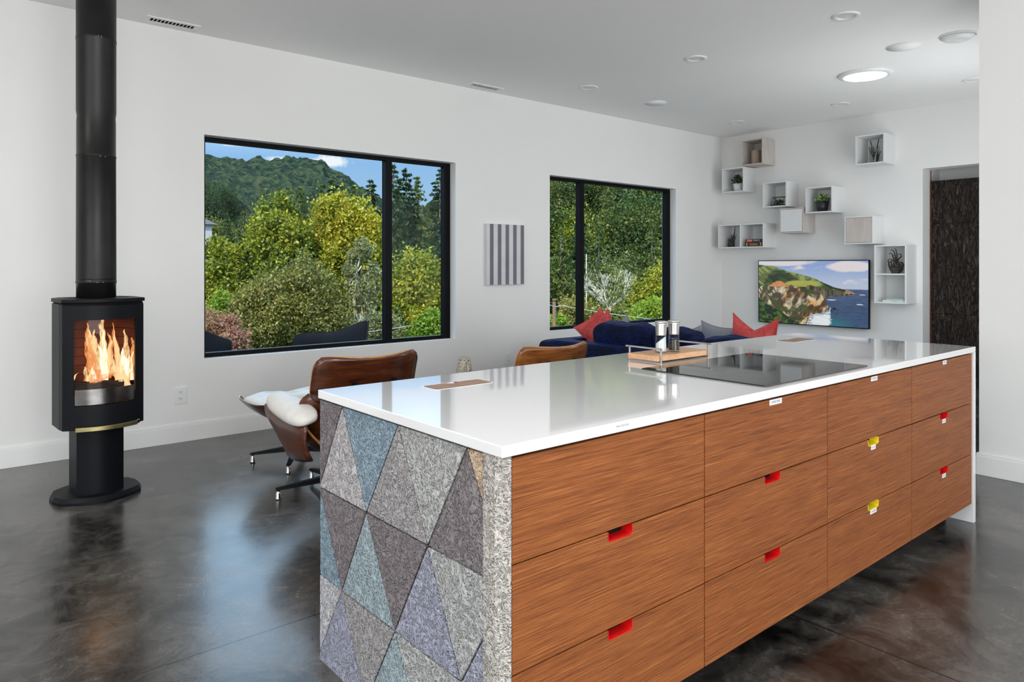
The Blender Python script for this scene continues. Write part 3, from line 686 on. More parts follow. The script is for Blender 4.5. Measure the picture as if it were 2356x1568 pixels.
M['salt'] = pbr('salt_grains', (.85, .85, .84, 1), .8, bump=(600, .6, .002))
m, nt, b, out = newmat('peppercorns'); vo = nt.new('ShaderNodeTexVoronoi'); vo.inputs['Scale'].default_value = 330; nt.link(nt.coords('Object'), vo.inputs['Vector'])
nt.link(nt.ramp(vo.outputs['Distance'], [(0.1, (.16, .11, .06, 1)), (0.6, (.012, .008, .005, 1))]), b.inputs['Base Color']); nt.link(nt.bump(vo.outputs['Distance'], .8, .004), b.inputs['Normal']); M['pepper'] = m
mill(2.508, 1.972, 'salt', 'salt_mill', 'steel-topped glass mill filled with white salt, on the tray')
mill(2.590, 1.965, 'pepper', 'pepper_mill', 'steel-topped glass mill filled with dark peppercorns, on the tray')

# ================================================================== WOOD STOVE on its pedestal
e = thing('wood_stove', (.80, 4.66, 0), 'black pedestal wood stove with lit fire and tall black flue pipe', 'stove', rz=math.radians(3))
def arc(x0, x1, yc, ye, n=44):   # front arc: ye at the corners, yc in the middle (yc < ye = towards the room)
    return [(lerp(x0, x1, k / n), ye + (yc - ye) * (1 - ((2 * k / n) - 1) ** 2)) for k in range(n + 1)]
# foot
P = arc(-.205, .205, -.205, -.105) + [(.225, -.04), (.225, .03)] + [(x, -y) for x, y in arc(.205, -.205, -.205, -.105)] + [(-.225, .03), (-.225, -.04)]
s = MB(); n = len(P)
Q = [(x * .94, y * .93) for x, y in P]
vs = [(x, y, 0) for x, y in P] + [(x, y, .014) for x, y in P] + [(x, y, .036) for x, y in Q]
fs = [list(range(n))[::-1], [2 * n + k for k in range(n)]]
for k in range(n):
    j = (k + 1) % n; fs += [(k, j, n + j, n + k), (n + k, n + j, 2 * n + j, 2 * n + k)]
s.add(vs, fs); s.build('foot', M['black_metal'], e)
P = arc(-.118, .118, -.135, -.095) + [(x, -y) for x, y in arc(.118, -.118, -.12, -.09)]
s = MB(); s.prism(P, .034, .43, smooth=False); s.build('pedestal', M['black_metal'], e, bevel=.002)
ZB0, ZB1 = .418, 1.098; GX0, GX1, GZ0, GZ1 = -.152, .150, .548, 1.012
HB = .201; CY, EY = -.242, -.172
def fy(x): return EY + (CY - EY) * (1 - (x / HB) ** 2)
# body shell: sides, back, floor and top of the firebox (open towards the door)
s = MB()
s.prism([(-HB, -.168), (-HB - .006, -.12), (-HB - .006, .06), (-HB + .05, .15), (HB - .05, .15), (HB + .006, .06), (HB + .006, -.12), (HB, -.168), (HB - .012, -.168), (HB - .008, .05), (HB - .055, .138), (-HB + .055, .138), (-HB + .008, .05), (-HB + .012, -.168)], ZB0, ZB1)
s.build('body_shell', M['black_metal'], e, bevel=.0015)
s = MB(); s.prism(arc(-HB + .002, HB - .002, CY + .022, EY + .01) + [(HB - .05, .14), (-HB + .05, .14)], ZB0 + .006, ZB0 + .045); s.build('hearth_plate', M['black_metal'], e); s = MB(); s.prism(arc(-HB + .002, HB - .002, CY + .022, EY + .01) + [(HB - .05, .14), (-HB + .05, .14)], ZB1 - .04, ZB1 - .002); s.build('baffle_plate', M['black_metal'], e)
# door: curved front with a real opening
def curved_slab(x0, x1, z0, z1, t, off=0.0, n=44):
    q = MB(); vs = []; fs = []
    for k in range(n + 1):
        x = lerp(x0, x1, k / n); y = fy(x) + off
        vs += [(x, y, z0), (x, y, z1), (x, y + t, z1), (x, y + t, z0)]
    for k in range(n):
        a = 4 * k; b = a + 4; fs += [(a, b, b + 1, a + 1), (a + 1, b + 1, b + 2, a + 2), (a + 2, b + 2, b + 3, a + 3), (a + 3, b + 3, b, a)]
    fs += [(0, 1, 2, 3), (4 * n + 3, 4 * n + 2, 4 * n + 1, 4 * n)]
    return vs, fs
s = MB()
for q in ((-HB, HB, ZB0, GZ0), (-HB, HB, GZ1, ZB1 - .008), (-HB, GX0, GZ0, GZ1), (GX1, HB, GZ0, GZ1)):
    vs, fs = curved_slab(q[0], q[1], q[2], q[3], .02); s.add(vs, fs, 0, False)
d = s.build('door', M['black_metal'], e)
s = MB(); vs, fs = curved_slab(GX0, GX1, GZ0, GZ1, .004, .010); s.add(vs, fs, 0, False); s.build('door_glass', M['stove_glass'], d)
s = MB(); vs, fs = curved_slab(GX0 + .004, GX1 - .004, GZ0 + .004, GZ0 + .088, .003, .004); s.add(vs, fs, 0, False); s.build('steel_band', pbr('dark_steel', (0.20, 0.19, 0.18, 1), 0.22, metal=1.0, noise=20, var=.2), d)
s = MB(); vs, fs = curved_slab(-.150, .158, ZB0 - .006, ZB0 + .018, .012, -.022); s.add(vs, fs, 0, False); h = s.build('handle', M['brass'], d, bevel=.002); tag(h, 'brass handle bar')
s = MB(); s.box(.158, .172, fy(.16) - .012, fy(.16) + .01, ZB0 - .002, ZB0 + .02); s.build('latch', M['chrome'], d, bevel=.002)
s = MB()
P = arc(-HB - .006, HB + .006, CY - .008, EY - .006) + [(HB + .01, -.10), (HB + .01, .06), (HB - .045, .158), (-HB + .045, .158), (-HB - .01, .06), (-HB - .01, -.10)]
s.prism(P, ZB1 + .008, ZB1 + .028); s.build('top_plate', M['black_metal'], e, bevel=.003)
s = MB(); P2 = [(x * .95, y * .95) for x, y in P]; s.prism(P2, ZB1 - .004, ZB1 + .009); s.build('top_gap', M['dark'], e)
for k in (-1, 1): s = MB(); s.lathe([(.03, 0), (.033, .002), (.036, 0)], 24, c=(k * .135, -.03, ZB1 + .028), cap=False); s.build('top_ring', M['black_metal'], e)
# flue
s = MB(); R0 = .100; z0 = ZB1 + .028
s.lathe([(R0, 0), (R0, .08), (R0 + .003, .082), (R0 + .003, .094), (R0 + .001, .097), (R0 + .001, .105), (R0 + .0025, .107), (R0 + .0015, .11), (R0 - .0005, .80), (R0 + .002, .803), (R0 + .002, .808), (R0 - .001, .812), (R0 - .001, 1.0), (R0 - .003, 1.03), (R0 + .001, 1.06), (R0 + .001, 1.46), (R0 + .003, 1.465), (R0 + .003, 1.478), (R0 + .001, 1.482), (R0 + .001, ZC - z0 - .002)], 64, c=(0, 0, z0))
f = s.build('flue_pipe', M['flue'], e)
for a, zz in ((-1.75, .088), (-1.45, .088), (-1.6, .797), (-1.35, .797), (-1.7, 1.472), (-1.55, 1.472), (-2.1, .095)):
    s = MB(); s.lathe([(.003, 0), (.0025, .0015), (.0001, .002)], 8, M=Matrix.Translation(((R0 + .002) * math.cos(a), (R0 + .002) * math.sin(a), z0 + zz)) @ Matrix.Rotation(a, 4, 'Z') @ Matrix.Rotation(PI / 2, 4, 'Y')); s.build('rivet', M['steel'], f)
# firebox lining: firebrick slabs with grooves
def brickmat():
    m, nt, b, out = newmat('firebrick'); v = nt.coords('Object'); sp = nt.new('ShaderNodeSeparateXYZ'); nt.link(v, sp.inputs[0])
    j = nt.math('LESS_THAN', nt.math('FRACT', nt.math('DIVIDE', sp.outputs[2], .052)), .09)
    c = nt.ramp(nt.noise(v, 18, 4), [(0.3, (.07, .020, .012, 1)), (0.7, (.15, .045, .025, 1))])
    nt.link(nt.mix(j, c, (.02, .006, .004, 1)), b.inputs['Base Color']); b.inputs['Roughness'].default_value = .9; return m
s = MB(); s.box(-HB + .06, HB - .06, .115, .136, .46, 1.06)
for k in (-1, 1): s.box(k * (HB - .012) - .011, k * (HB - .012) + .011, -.15, .05, .46, 1.06)
for k in (-1, 1):
    a = Vector((k * (HB - .012), .05)); b = Vector((k * (HB - .06), .12)); nrm = Vector((k * .012, .008))
    s.prism([tuple(a - nrm), tuple(a + nrm), tuple(b + nrm), tuple(b - nrm)], .46, 1.06)
s.build('firebrick_lining', brickmat(), e)
# logs
m, nt, b, out = newmat('charred_log'); n_ = nt.noise(nt.coords('Object', (3, 12, 12)), 2.5, 5, .6, .5)
nt.link(nt.ramp(n_, [(.35, (.008, .005, .004, 1)), (.7, (.05, .02, .012, 1))]), b.inputs['Base Color']); b.inputs['Roughness'].default_value = .9
nt.link(nt.ramp(n_, [(.60, (0, 0, 0, 1)), (.70, (.8, .10, .01, 1))]), b.inputs['Emission Color']); b.inputs['Emission Strength'].default_value = 1.2; nt.link(nt.bump(n_, .8, .01), b.inputs['Normal']); M['log'] = m
for (a, b_, r) in (((-.165, -.13, .628), (.10, -.15, .632), .036), ((-.12, -.02, .60), (.165, -.04, .612), .042), ((-.15, .06, .615), (.14, .05, .60), .04)):
    P = [Vector(a).lerp(Vector(b_), k / 6) + Vector((0, 0, .004 * math.sin(k * 1.9))) for k in range(7)]
    s = MB(); s.tube(P, [r * (.92 + .1 * math.sin(k * 2.3)) for k in range(7)], 14); tag(s.build('log', M['log'], e), 'charred log')
s = MB(); s.prism(arc(-.185, .185, -.2, -.16) + [(.15, .1), (-.15, .1)], .455, .585); s.build('ember_bed', M['log'], e)
# flames: tapering tongues, hot yellow-white inside orange
def flamemat(name, lo, hi, st):
    m = bpy.data.materials.new(name); m.use_nodes = True; nt = NT(m.node_tree); nt.n.clear()
    out = nt.new('ShaderNodeOutputMaterial'); em = nt.new('ShaderNodeEmission'); tr = nt.new('ShaderNodeBsdfTransparent'); mx = nt.new('ShaderNodeMixShader')
    v = nt.coords('Object', (34, 34, 6)); n = nt.noise(v, 1.7, 4, .6, 1.2)
    nt.link(nt.ramp(n, [(.30, lo), (.55, hi)]), em.inputs[0]); em.inputs[1].default_value = st
    lw = nt.new('ShaderNodeLayerWeight'); lw.inputs[0].default_value = .45     # a flame is thinnest at its rim
    edge = nt.ramp(lw.outputs['Facing'], [(.05, (1, 1, 1, 1)), (.80, (0, 0, 0, 1))])
    nt.link(nt.math('MULTIPLY', edge, nt.ramp(n, [(.36, (.05, .05, .05, 1)), (.56, (.95, .95, .95, 1))])), mx.inputs[0])
    nt.link(tr.outputs[0], mx.inputs[1]); nt.link(em.outputs[0], mx.inputs[2]); nt.link(mx.outputs[0], out.inputs[0]); return m
FO = flamemat('flame_outer', (.85, .16, .03, 1), (1.0, .40, .13, 1), 1.05)
FM = flamemat('flame_mid', (1.0, .42, .13, 1), (1.0, .72, .36, 1), 1.25)
FH = flamemat('flame_core', (1.0, .70, .32, 1), (1.0, .93, .70, 1), 1.6)
# tongues as (photo x, y, half width) rows, placed at a depth inside the firebox
tongues = [
 (.00, FO, [(222, 880, 12), (213, 855, 12), (208, 830, 11), (203, 805, 9), (200, 785, 6), (199, 768, 4), (200, 752, 2), (200, 742, .6)]),
 (.01, FM, [(226, 880, 14), (222, 850, 12), (219, 825, 11), (212, 800, 11), (206, 782, 10), (202, 770, 6), (201, 758, 2.5), (203, 750, .6)]),
 (-.02, FM, [(238, 880, 10), (238, 850, 10), (238, 820, 10), (236, 800, 8), (235, 780, 6), (233, 762, 6), (232, 748, 5), (233, 738, 3), (234, 728, .6)]),
 (-.05, FH, [(240, 880, 6), (240, 850, 6), (239, 820, 5), (237, 795, 3.5), (234, 770, 2.5), (234, 755, .7)]),
 (.02, FO, [(248, 870, 7), (250, 840, 7), (253, 810, 6), (255, 790, 5), (252, 775, 3), (248, 764, .8)]),
 (-.03, FM, [(254, 860, 5), (251, 830, 5), (250, 800, 4), (253, 785, 3), (250, 770, .8)]),
 (.01, FO, [(275, 850, 10), (271, 825, 7), (266, 800, 6), (262, 780, 4), (260, 760, 2), (259, 742, .6)]),
 (-.02, FM, [(276, 885, 9), (275, 860, 13), (273, 838, 10), (269, 812, 6), (265, 792, 4), (261, 770, 1.5), (260, 757, .5)]),
 (-.07, FH, [(282, 890, 3), (283, 872, 8), (284, 852, 12), (283, 835, 10), (280, 815, 4), (278, 800, .8)]),
 (-.01, FM, [(300, 872, 7), (297, 850, 8), (292, 825, 8), (290, 800, 6), (288, 780, 4), (286, 765, 2), (285, 757, .6)]),
 (-.03, FO, [(303, 874, 5), (303, 850, 5), (304, 825, 5), (305, 800, 4), (304, 785, 3), (303, 776, 1)]),
 (-.06, FH, [(301, 874, 3.5), (301, 850, 3), (301, 825, 2), (303, 808, .7)]),
 (-.08, FM, [(262, 900, 2), (264, 885, 4), (267, 868, 5), (271, 850, 5), (275, 835, 1)]),
 (-.09, FM, [(292, 897, 8), (291, 885, 7), (287, 870, 5), (284, 855, 1)]),
 (-.10, FM, [(276, 899, 7), (277, 885, 9), (279, 868, 7), (281, 850, 2)]),
 (-.03, FM, [(196, 876, 5), (195, 862, 4), (193, 850, 3), (193, 843, .7)]),
 (-.03, FM, [(206, 876, 8), (206, 865, 5), (207, 855, 2.5), (207, 850, .7)]),
 (-.04, FM, [(163, 878, 2), (167, 869, 2.4), (172, 862, 1.5), (176, 857, .6)]),
 (-.06, FH, [(236, 876, 3), (234, 850, 5), (232, 825, 5), (228, 803, 3), (222, 790, .6)]),
 (-.01, FO, [(210, 866, 5), (214, 840, 6), (211, 818, 4), (205, 806, .6)]),
 (.02, FM, [(222, 800, 5), (217, 785, 5), (214, 770, 3), (216, 757, .6)]),
 (-.05, FH, [(215, 872, 5), (213, 860, 4), (209, 848, 2), (210, 840, .5)]),
 (-.04, FM, [(266, 862, 4), (261, 846, 3), (257, 828, 2), (259, 815, .5)]),
 (-.08, FH, [(290, 868, 4), (291, 850, 4), (294, 832, 2.5), (292, 818, .5)]),
 (-.05, FO, [(230, 877, 40), (225, 868, 24), (222, 858, 12), (222, 850, 4)]),
]
st_o = Vector((.80, 4.66, 0))
for k, (yo, mm, rws) in enumerate(tongues):
    P = []; Rr = []
    yw = 4.60 + yo
    for px, py, hw_ in rws:
        x, y, z = onY(px, py, yw); P.append((x - .80, yw - 4.66, z)); Rr.append(hw_ / FPX * 4.05)
    # smooth the path
    PP = []; RR = []
    for i in range(len(P) - 1):
        for q in range(3):
            t = q / 3; PP.append(tuple(Vector(P[i]).lerp(Vector(P[i + 1]), t))); RR.append(lerp(Rr[i], Rr[i + 1], t))
    PP.append(P[-1]); RR.append(Rr[-1])
    nP = len(PP); PP = [(q[0] + .0035 * math.sin(i * 1.1 + k * 2.1) * (i / nP), q[1] + .004 * math.sin(i * .7 + k), q[2]) for i, q in enumerate(PP)]
    RR = [r_ * (1 + .16 * math.sin(i * 1.7 + k * 1.3)) for i, r_ in enumerate(RR)]
    s = MB(); s.tube(PP, RR, 16, flat=.45, up=(1, 0, 0)); s.build('flame', mm, e)
fl = light('fire_glow', 'POINT', (.80, 4.58, .80), (0, 0, 0), 1.4, (1.0, .38, .12), shadow_soft_size=.06)
fl.parent = e; fl.location = (0, -.05, .80)

# ================================================================== LOUNGE CHAIRS
def panel(w_, h_, c, up, fw, bend_u=0.0, bend_v=0.0, cr=.10, n=15, m=19):
    """curved shell grid: width along x, height along 'up', edges curling towards 'fw'"""
    c, up, fw = Vector(c), Vector(up).normalized(), Vector(fw).normalized(); X = Vector((1, 0, 0)); G = []
    for i in range(n):
        v = -1 + 2 * i / (n - 1); row = []
        for j in range(m):
            u = -1 + 2 * j / (m - 1)
            x = u * w_ / 2 * (1 - cr * abs(v) ** 6); y = v * h_ / 2 * (1 - cr * abs(u) ** 6)
            row.append(tuple(c + X * x + up * y + fw * (bend_u * abs(u) ** 2.2 + bend_v * v * v)))
        G.append(row)
    return G
def cushion_on(G, th, tuft=None, inset=.97):
    A = np.array(G); n, m = A.shape[:2]; c = A.mean(axis=(0, 1)); A = c + (A - c) * inset
    T = np.zeros((n, m))
    for i in range(n):
        for j in range(m):
            v = -1 + 2 * i / (n - 1); u = -1 + 2 * j / (m - 1)
            T[i, j] = th * (.22 + .78 * (1 - abs(u) ** 5) * (1 - abs(v) ** 5))
            if tuft:
                for (tu, tv) in tuft: T[i, j] -= .55 * th * math.exp(-(((u - tu) / .11) ** 2 + ((v - tv) / .13) ** 2))
    return A, T
def chair(name, loc, shell, leather, label, rz=0.0, HT=.835, dark_edge=False):
    e = thing(name, loc, label, 'lounge chair', rz=rz)
    def piece(nm, G, th, fw_, parent=e, tuft=None):
        s = MB(); s.sheet(G, thick=-.011); sh = s.build(nm + '_shell', shell, parent)
        ring = [G[0][j] for j in range(19)] + [G[i][-1] for i in range(1, 15)] + [G[-1][j] for j in range(17, -1, -1)] + [G[i][0] for i in range(13, -1, -1)]
        c_ = np.array(fw_) * .0045
        s = MB(); s.tube([tuple(np.array(q) - c_) for q in ring], .0068, 6); s.build('ply_edge', M['ply'], sh)
        A, T_ = cushion_on(G, th, tuft)
        s = MB(); s.sheet(A, thick=T_); cu = s.build(nm + '_cushion', leather, parent); q = cu.modifiers.new('sub', 'SUBSURF'); q.levels = 1; q.render_levels = 1
        return sh
    lean = math.radians(16)
    up = (0, -math.sin(lean), math.cos(lean)); fw = (0, math.cos(lean), math.sin(lean))
    piece('headrest', panel(.62, .27, (0, -.405, HT - .138), up, fw, .085, -.006, .13), .055, fw)
    up2 = (0, -math.sin(math.radians(22)), math.cos(math.radians(22))); fw2 = (0, math.cos(math.radians(22)), math.sin(math.radians(22)))
    piece('backrest', panel(.66, .27, (0, -.315, .475), up2, fw2, .13, -.006, .12), .06, fw2)
    G = panel(.74, .56, (0, .02, .285), (0, math.cos(.16), math.sin(.16)), (0, -math.sin(.16), math.cos(.16)), .20, .02, .16)
    s = MB(); s.sheet(G, thick=.011); sh = s.build('seat_shell', shell, e); sh.modifiers.new('sub', 'SUBSURF').levels = 1
    s = MB(); L = [G[i][0] for i in range(15)]; 
    ring = [G[0][j] for j in range(19)] + [G[i][-1] for i in range(1, 15)] + [G[-1][j] for j in range(17, -1, -1)] + [G[i][0] for i in range(13, -1, -1)]
    s.tube([(q[0], q[1], q[2] - .004) for q in ring], .0072, 6); s.build('ply_edge', M['ply'], sh)
    G2 = panel(.56, .54, (0, .03, .335), (0, math.cos(.16), math.sin(.16)), (0, -math.sin(.16), math.cos(.16)), .05, .02, .10, 25, 27)
    A, T_ = cushion_on(G2, .085, [(-.45, -.4), (.45, -.4), (-.45, .4), (.45, .4), (0, 0)], .99)
    s = MB(); s.sheet(A, thick=-T_); q = s.build('seat_cushion', leather, e); q.modifiers.new('sub', 'SUBSURF').levels = 1
    for sx_ in (-1, 1):
        s = MB(); vs = []; fs = []; n, m = 16, 18
        for i in range(n + 1):
            ph = -PI / 2 + PI * i / n
            for j in range(m):
                th = 2 * PI * j / m
                def se(v, p): return math.copysign(abs(v) ** p, v)
                x = .070 * se(math.cos(ph), .7) * se(math.cos(th), .7); z = .042 * se(math.cos(ph), .7) * se(math.sin(th), .7); y = .265 * se(math.sin(ph), .72)
                vs.append((sx_ * .345 + x * (1 - .15 * y / .26), -.155 + y * .98 + .02, .525 + z + (y + .26) * .09 + x * -.25 * sx_))
        for i in range(n):
            for j in range(m): k = (j + 1) % m; fs.append((i * m + j, i * m + k, (i + 1) * m + k, (i + 1) * m + j))
        s.add(vs, fs, 0, True); a = s.build('armrest', leather, e)
        s = MB(); Gs = []
        for i in range(9):
            t = i / 8; y = lerp(-.40, .10, t); row = []
            for k in range(7):
                q = k / 6; zt_ = lerp(.50, .535, t); zb_ = .32 - .04 * math.sin(t * PI)
                row.append((sx_ * (.372 - .03 * (1 - q) ** 2 + .012 * math.sin(q * PI)), y + (.05 * q if t > .5 else 0), lerp(zb_ + max(0, (t - .6)) * .25, zt_, q)))
            Gs.append(row)
        s.sheet(Gs, thick=.010); s.build('arm_shell', shell, a)
    for sx_ in (-1, 1):
        s = MB(); s.box(sx_ * .12 - .012, sx_ * .12 + .012, -.43, -.418, .42, .70, M=None); s.build('back_brace', M['black_metal'], e)
    swivel_base(e, 5, .345, .27)
    return e
def swivel_base(e, n, R_, hz, a0=0.35):
    s = MB(); s.lathe([(.035, .075), (.035, .11), (.022, .12), (.022, hz - .02), (.09, hz - .01), (.09, hz)], 24); s.build('column', M['black_metal'], e)
    for k in range(n):
        a = a0 + 2 * PI * k / n; Mx = Matrix.Rotation(a, 4, 'Z'); s = MB()
        pts = [(.02, -.024, .075), (.02, .024, .075), (R_, .014, .052), (R_, -.014, .052)]; tp = [(.02, -.022, .115), (.02, .022, .115), (R_, .010, .066), (R_, -.010, .066)]
        vs = [tuple(Mx @ Vector(q)) for q in pts + tp]
        s.add(vs, [(3, 2, 1, 0), (4, 5, 6, 7), (0, 1, 5, 4), (1, 2, 6, 5), (2, 3, 7, 6), (3, 0, 4, 7)]); l = s.build('leg', M['black_frame'], e, bevel=.003)
        s = MB(); p = Mx @ Vector((R_ - .014, 0, 0)); s.lathe([(.017, 0), (.018, .012), (.013, .018), (.014, .038), (.010, .042), (.010, .053)], 18, c=(p.x, p.y, 0)); s.build('glide', M['chrome'], l)
chair('lounge_chair', (1.878, 3.80, 0), M['walnut'], M['white_leather'], 'white leather lounge chair with dark walnut shells beside the tiled island end')
chair('lounge_chair', (3.20, 3.74, 0), M['rosewood'], M['black_leather'], 'dark leather lounge chair with streaked orange-brown shell, in front of the blue sofa', HT=.795)
# ottoman
e = thing('ottoman', (1.96, 4.57, 0), 'white tufted leather ottoman with walnut shell beyond the white lounge chair', 'ottoman')
G = panel(.66, .52, (0, 0, .275), (0, 1, 0), (0, 0, 1), .165, .012, .12)
s = MB(); s.sheet(G, thick=.012); sh = s.build('shell', M['walnut'], e); sh.modifiers.new('sub', 'SUBSURF').levels = 1
s = MB(); s.tube([G[0][j] for j in range(19)], .007, 6); s.build('ply_edge', M['ply'], sh)
G2 = panel(.63, .52, (0, 0, .31), (0, 1, 0), (0, 0, 1), .10, .0, .10, 25, 31)
A, T_ = cushion_on(G2, .15, [(x_, y_) for x_ in (-.55, 0, .55) for y_ in (-.45, .35)], .99)
s = MB(); s.sheet(A, thick=-T_); q = s.build('cushion', M['white_leather'], e); q.modifiers.new('sub', 'SUBSURF').levels = 1
swivel_base(e, 4, .30, .27, a0=PI / 4 + .2)
# side table with the speckled vase
e = thing('side_table', (2.58, 3.61, 0), 'small round dark side table between the two lounge chairs', 'table')
s = MB(); s.lathe([(.001, 0), (.165, 0), (.17, .006), (.17, .018), (.165, .024), (.001, .024)], 48, c=(0, 0, .47)); s.build('tabletop', M['walnut'], e)
for k in range(3):
    a = 2 * PI * k / 3 + .4; s = MB(); s.tube([(.08 * math.cos(a), .08 * math.sin(a), .47), (.14 * math.cos(a), .14 * math.sin(a), 0)], [.013, .009], 12); s.build('leg', M['black_frame'], e)
m, nt, b, out = newmat('speckled_stoneware'); v = nt.coords('Object'); n = nt.noise(v, 90, 3, .7)
nt.link(nt.ramp(n, [(.38, (.05, .045, .035, 1)), (.45, (.36, .33, .26, 1)), (.7, (.50, .47, .39, 1))]), b.inputs['Base Color']); b.inputs['Roughness'].default_value = .7; nt.link(nt.bump(n, .3, .004), b.inputs['Normal'])
e = thing('stoneware_vase', (2.632, 3.60, .4942), 'speckled beige stoneware vase with a handle on the side table', 'vase')
s = MB(); s.lathe([(.001, 0), (.062, 0), (.064, .02), (.058, .10), (.046, .18), (.036, .235), (.030, .243), (.027, .24), (.001, .236)], 32); s.build('body', m, e)
s = MB(); s.tube([(-.02, -.052, .12), (-.022, -.072, .15), (-.018, -.070, .19), (-.008, -.042, .205)], [.010, .012, .011, .008], 10); s.build('handle', m, e)

# ================================================================== BLUE VELVET SOFA AND CUSHIONS
def softbox(s, c, d, p=.28, n=18, m=24, lean=0.0, mi=0, noise=0.0, seed=0):
    vs = []; fs = []; L = Matrix.Rotation(lean, 3, 'Y'); r_ = random.Random(seed); ph_ = [r_.uniform(0, 6) for _ in range(6)]
    def se(v, q): return math.copysign(abs(v) ** q, v)
    for i in range(n + 1):
        a = -PI / 2 + PI * i / n
        for j in range(m):
            t = 2 * PI * j / m
            q = Vector((d[0] * se(math.cos(a), p) * se(math.cos(t), p), d[1] * se(math.cos(a), p) * se(math.sin(t), p), d[2] * se(math.sin(a), p)))
            if noise: q += Vector((1, .4, 1)) * noise * (math.sin(q.y * 19 + ph_[0]) * math.sin(q.z * 17 + ph_[1]) + .6 * math.sin(q.y * 33 + ph_[2] + q.z * 21))
            vs.append(tuple(L @ q + Vector(c)))
    for i in range(n):
        for j in range(m): k = (j + 1) % m; fs.append((i * m + j, i * m + k, (i + 1) * m + k, (i + 1) * m + j))
    return s.add(vs, fs, mi, True)
SX, SY0, SY1 = 4.36, 2.52, 4.84
e = thing('sofa', (SX, (SY0 + SY1) / 2, 0), 'royal blue velvet sofa seen from behind, under the right window', 'sofa')
hl = (SY1 - SY0) / 2
s = MB(); s.box(.02, 1.05, -hl + .01, hl - .01, .07, .30); s.build('base', M['blue_velvet'], e, bevel=.02, seg=3)
s = MB(); softbox(s, (.10, 0, .36), (.10, hl - .12, .285), .12, 24, 48); s.build('back_frame', M['blue_velvet'], e)
s = MB(); softbox(s, (.53, hl - .09, .34), (.53, .085, .29), .16, 24, 48); s.build('arm', M['blue_velvet'], e)
s = MB(); softbox(s, (.53, -hl + .11, .32), (.53, .12, .24), .16, 24, 48); s.build('arm', M['blue_velvet'], e)
for k in range(3):
    y = lerp(-hl + .54, hl - .50, k / 2); s = MB(); softbox(s, (.63, y, .36), (.42, .32, .085), .22, 18, 40); s.build('seat_cushion', M['blue_velvet'], e)
yc = (SY0 + SY1) / 2
for i, (a, b_, zt_) in enumerate(((3.665, 4.33, .815), (3.245, 3.66, .805), (2.50, 3.235, .775))):
    s = MB(); softbox(s, (.27, (a + b_) / 2 - yc, (zt_ + .43) / 2), (.105, (b_ - a) / 2, (zt_ - .43) / 2 + .01), .42, 26, 44, lean=-.16, noise=.006, seed=i); s.build('back_cushion', M['blue_velvet'], e)
for x_ in (.08, .97):
    for y_ in (-hl + .1, hl - .1): s = MB(); s.lathe([(.018, 0), (.026, .075)], 16, c=(x_, y_, 0)); s.build('leg', M['black_metal'], e)
def pillow(name, loc, w_, th, mat, label, rz=0, rx=0, roll=0, chop=0.0, n=22, group=None):
    """square scatter cushion with pointed corners; local plane xz, thickness y; origin at lowest edge"""
    s = MB(); vs = []; fs = []
    for side in (-1, 1):
        for i in range(n + 1):
            for j in range(n + 1):
                u = -1 + 2 * j / n; v = -1 + 2 * i / n
                x = u * (1 - .13 * (1 - v * v)); z = v * (1 - .13 * (1 - u * u))
                if chop and v > -.2: z -= chop * ((v + .2) / 1.2) * max(0, 1 - abs(u) * 1.05) ** 1.0 * 1.9
                t = th * (max(0, 1 - u * u) ** .45) * (max(0, 1 - v * v) ** .45) * (1 - .5 * chop * max(0, v))
                t += .004 * math.sin(5 * u + 3 * v) * (1 - u * u) * (1 - v * v)
                vs.append((x * w_ / 2, side * t / 2, z * w_ / 2))
    N = (n + 1) ** 2
    for i in range(n):
        for j in range(n):
            a = i * (n + 1) + j; q = (a, a + 1, a + n + 2, a + n + 1); fs.append(q[::-1]); fs.append(tuple(N + k for k in q))
    R_ = Matrix.Rotation(rz, 3, 'Z') @ Matrix.Rotation(rx, 3, 'X') @ Matrix.Rotation(roll, 3, 'Y')
    vs = [R_ @ Vector(q) for q in vs]; zmin = min(q.z for q in vs)
    vs = [(q.x, q.y, q.z - zmin) for q in vs]
    s.add(vs, fs, 0, True)
    o = s.build(name, mat, loc=loc); me = o.data
    bm = bmesh.new(); bm.from_mesh(me); bmesh.ops.remove_doubles(bm, verts=bm.verts[:], dist=.0006); bm.to_mesh(me); bm.free()
    return tag(o, label, 'cushion', group)
GR = 'scatter cushions on the blue sofa'
pillow('scatter_cushion', (4.90, 4.59, .445), .345, .11, M['red_velvet'], 'coral red cushion with the tallest tip, rear one of the left pair on the sofa', rz=math.radians(118), rx=-.12, roll=.62, group=GR)
pillow('scatter_cushion', (4.80, 4.41, .445), .345, .10, M['red_velvet'], 'coral red cushion in front of the taller red one, left group on the sofa', rz=math.radians(75), rx=.10, roll=.72, group=GR)
pillow('scatter_cushion', (4.98, 4.38, .445), .31, .09, M['tweed'], 'grey blue woven cushion right beside the left pair of red cushions', rz=math.radians(95), rx=.12, roll=.5, group=GR)
pillow('scatter_cushion', (4.93, 3.60, .445), .31, .10, M['tweed'], 'grey woven cushion just showing over the sofa back behind the mills', rz=math.radians(92), rx=.12, roll=.25, group=GR)
pillow('scatter_cushion', (5.12, 3.47, .445), .36, .10, M['tweed'], 'grey woven cushion leaning against the large notched red cushion', rz=math.radians(85), rx=.10, roll=-.12, group=GR)
pillow('scatter_cushion', (4.98, 3.03, .445), .48, .15, M['red_velvet'], 'large coral red cushion chopped into a deep V, in front of the TV', rz=math.radians(78), rx=.10, roll=-.02, chop=.20, group=GR)

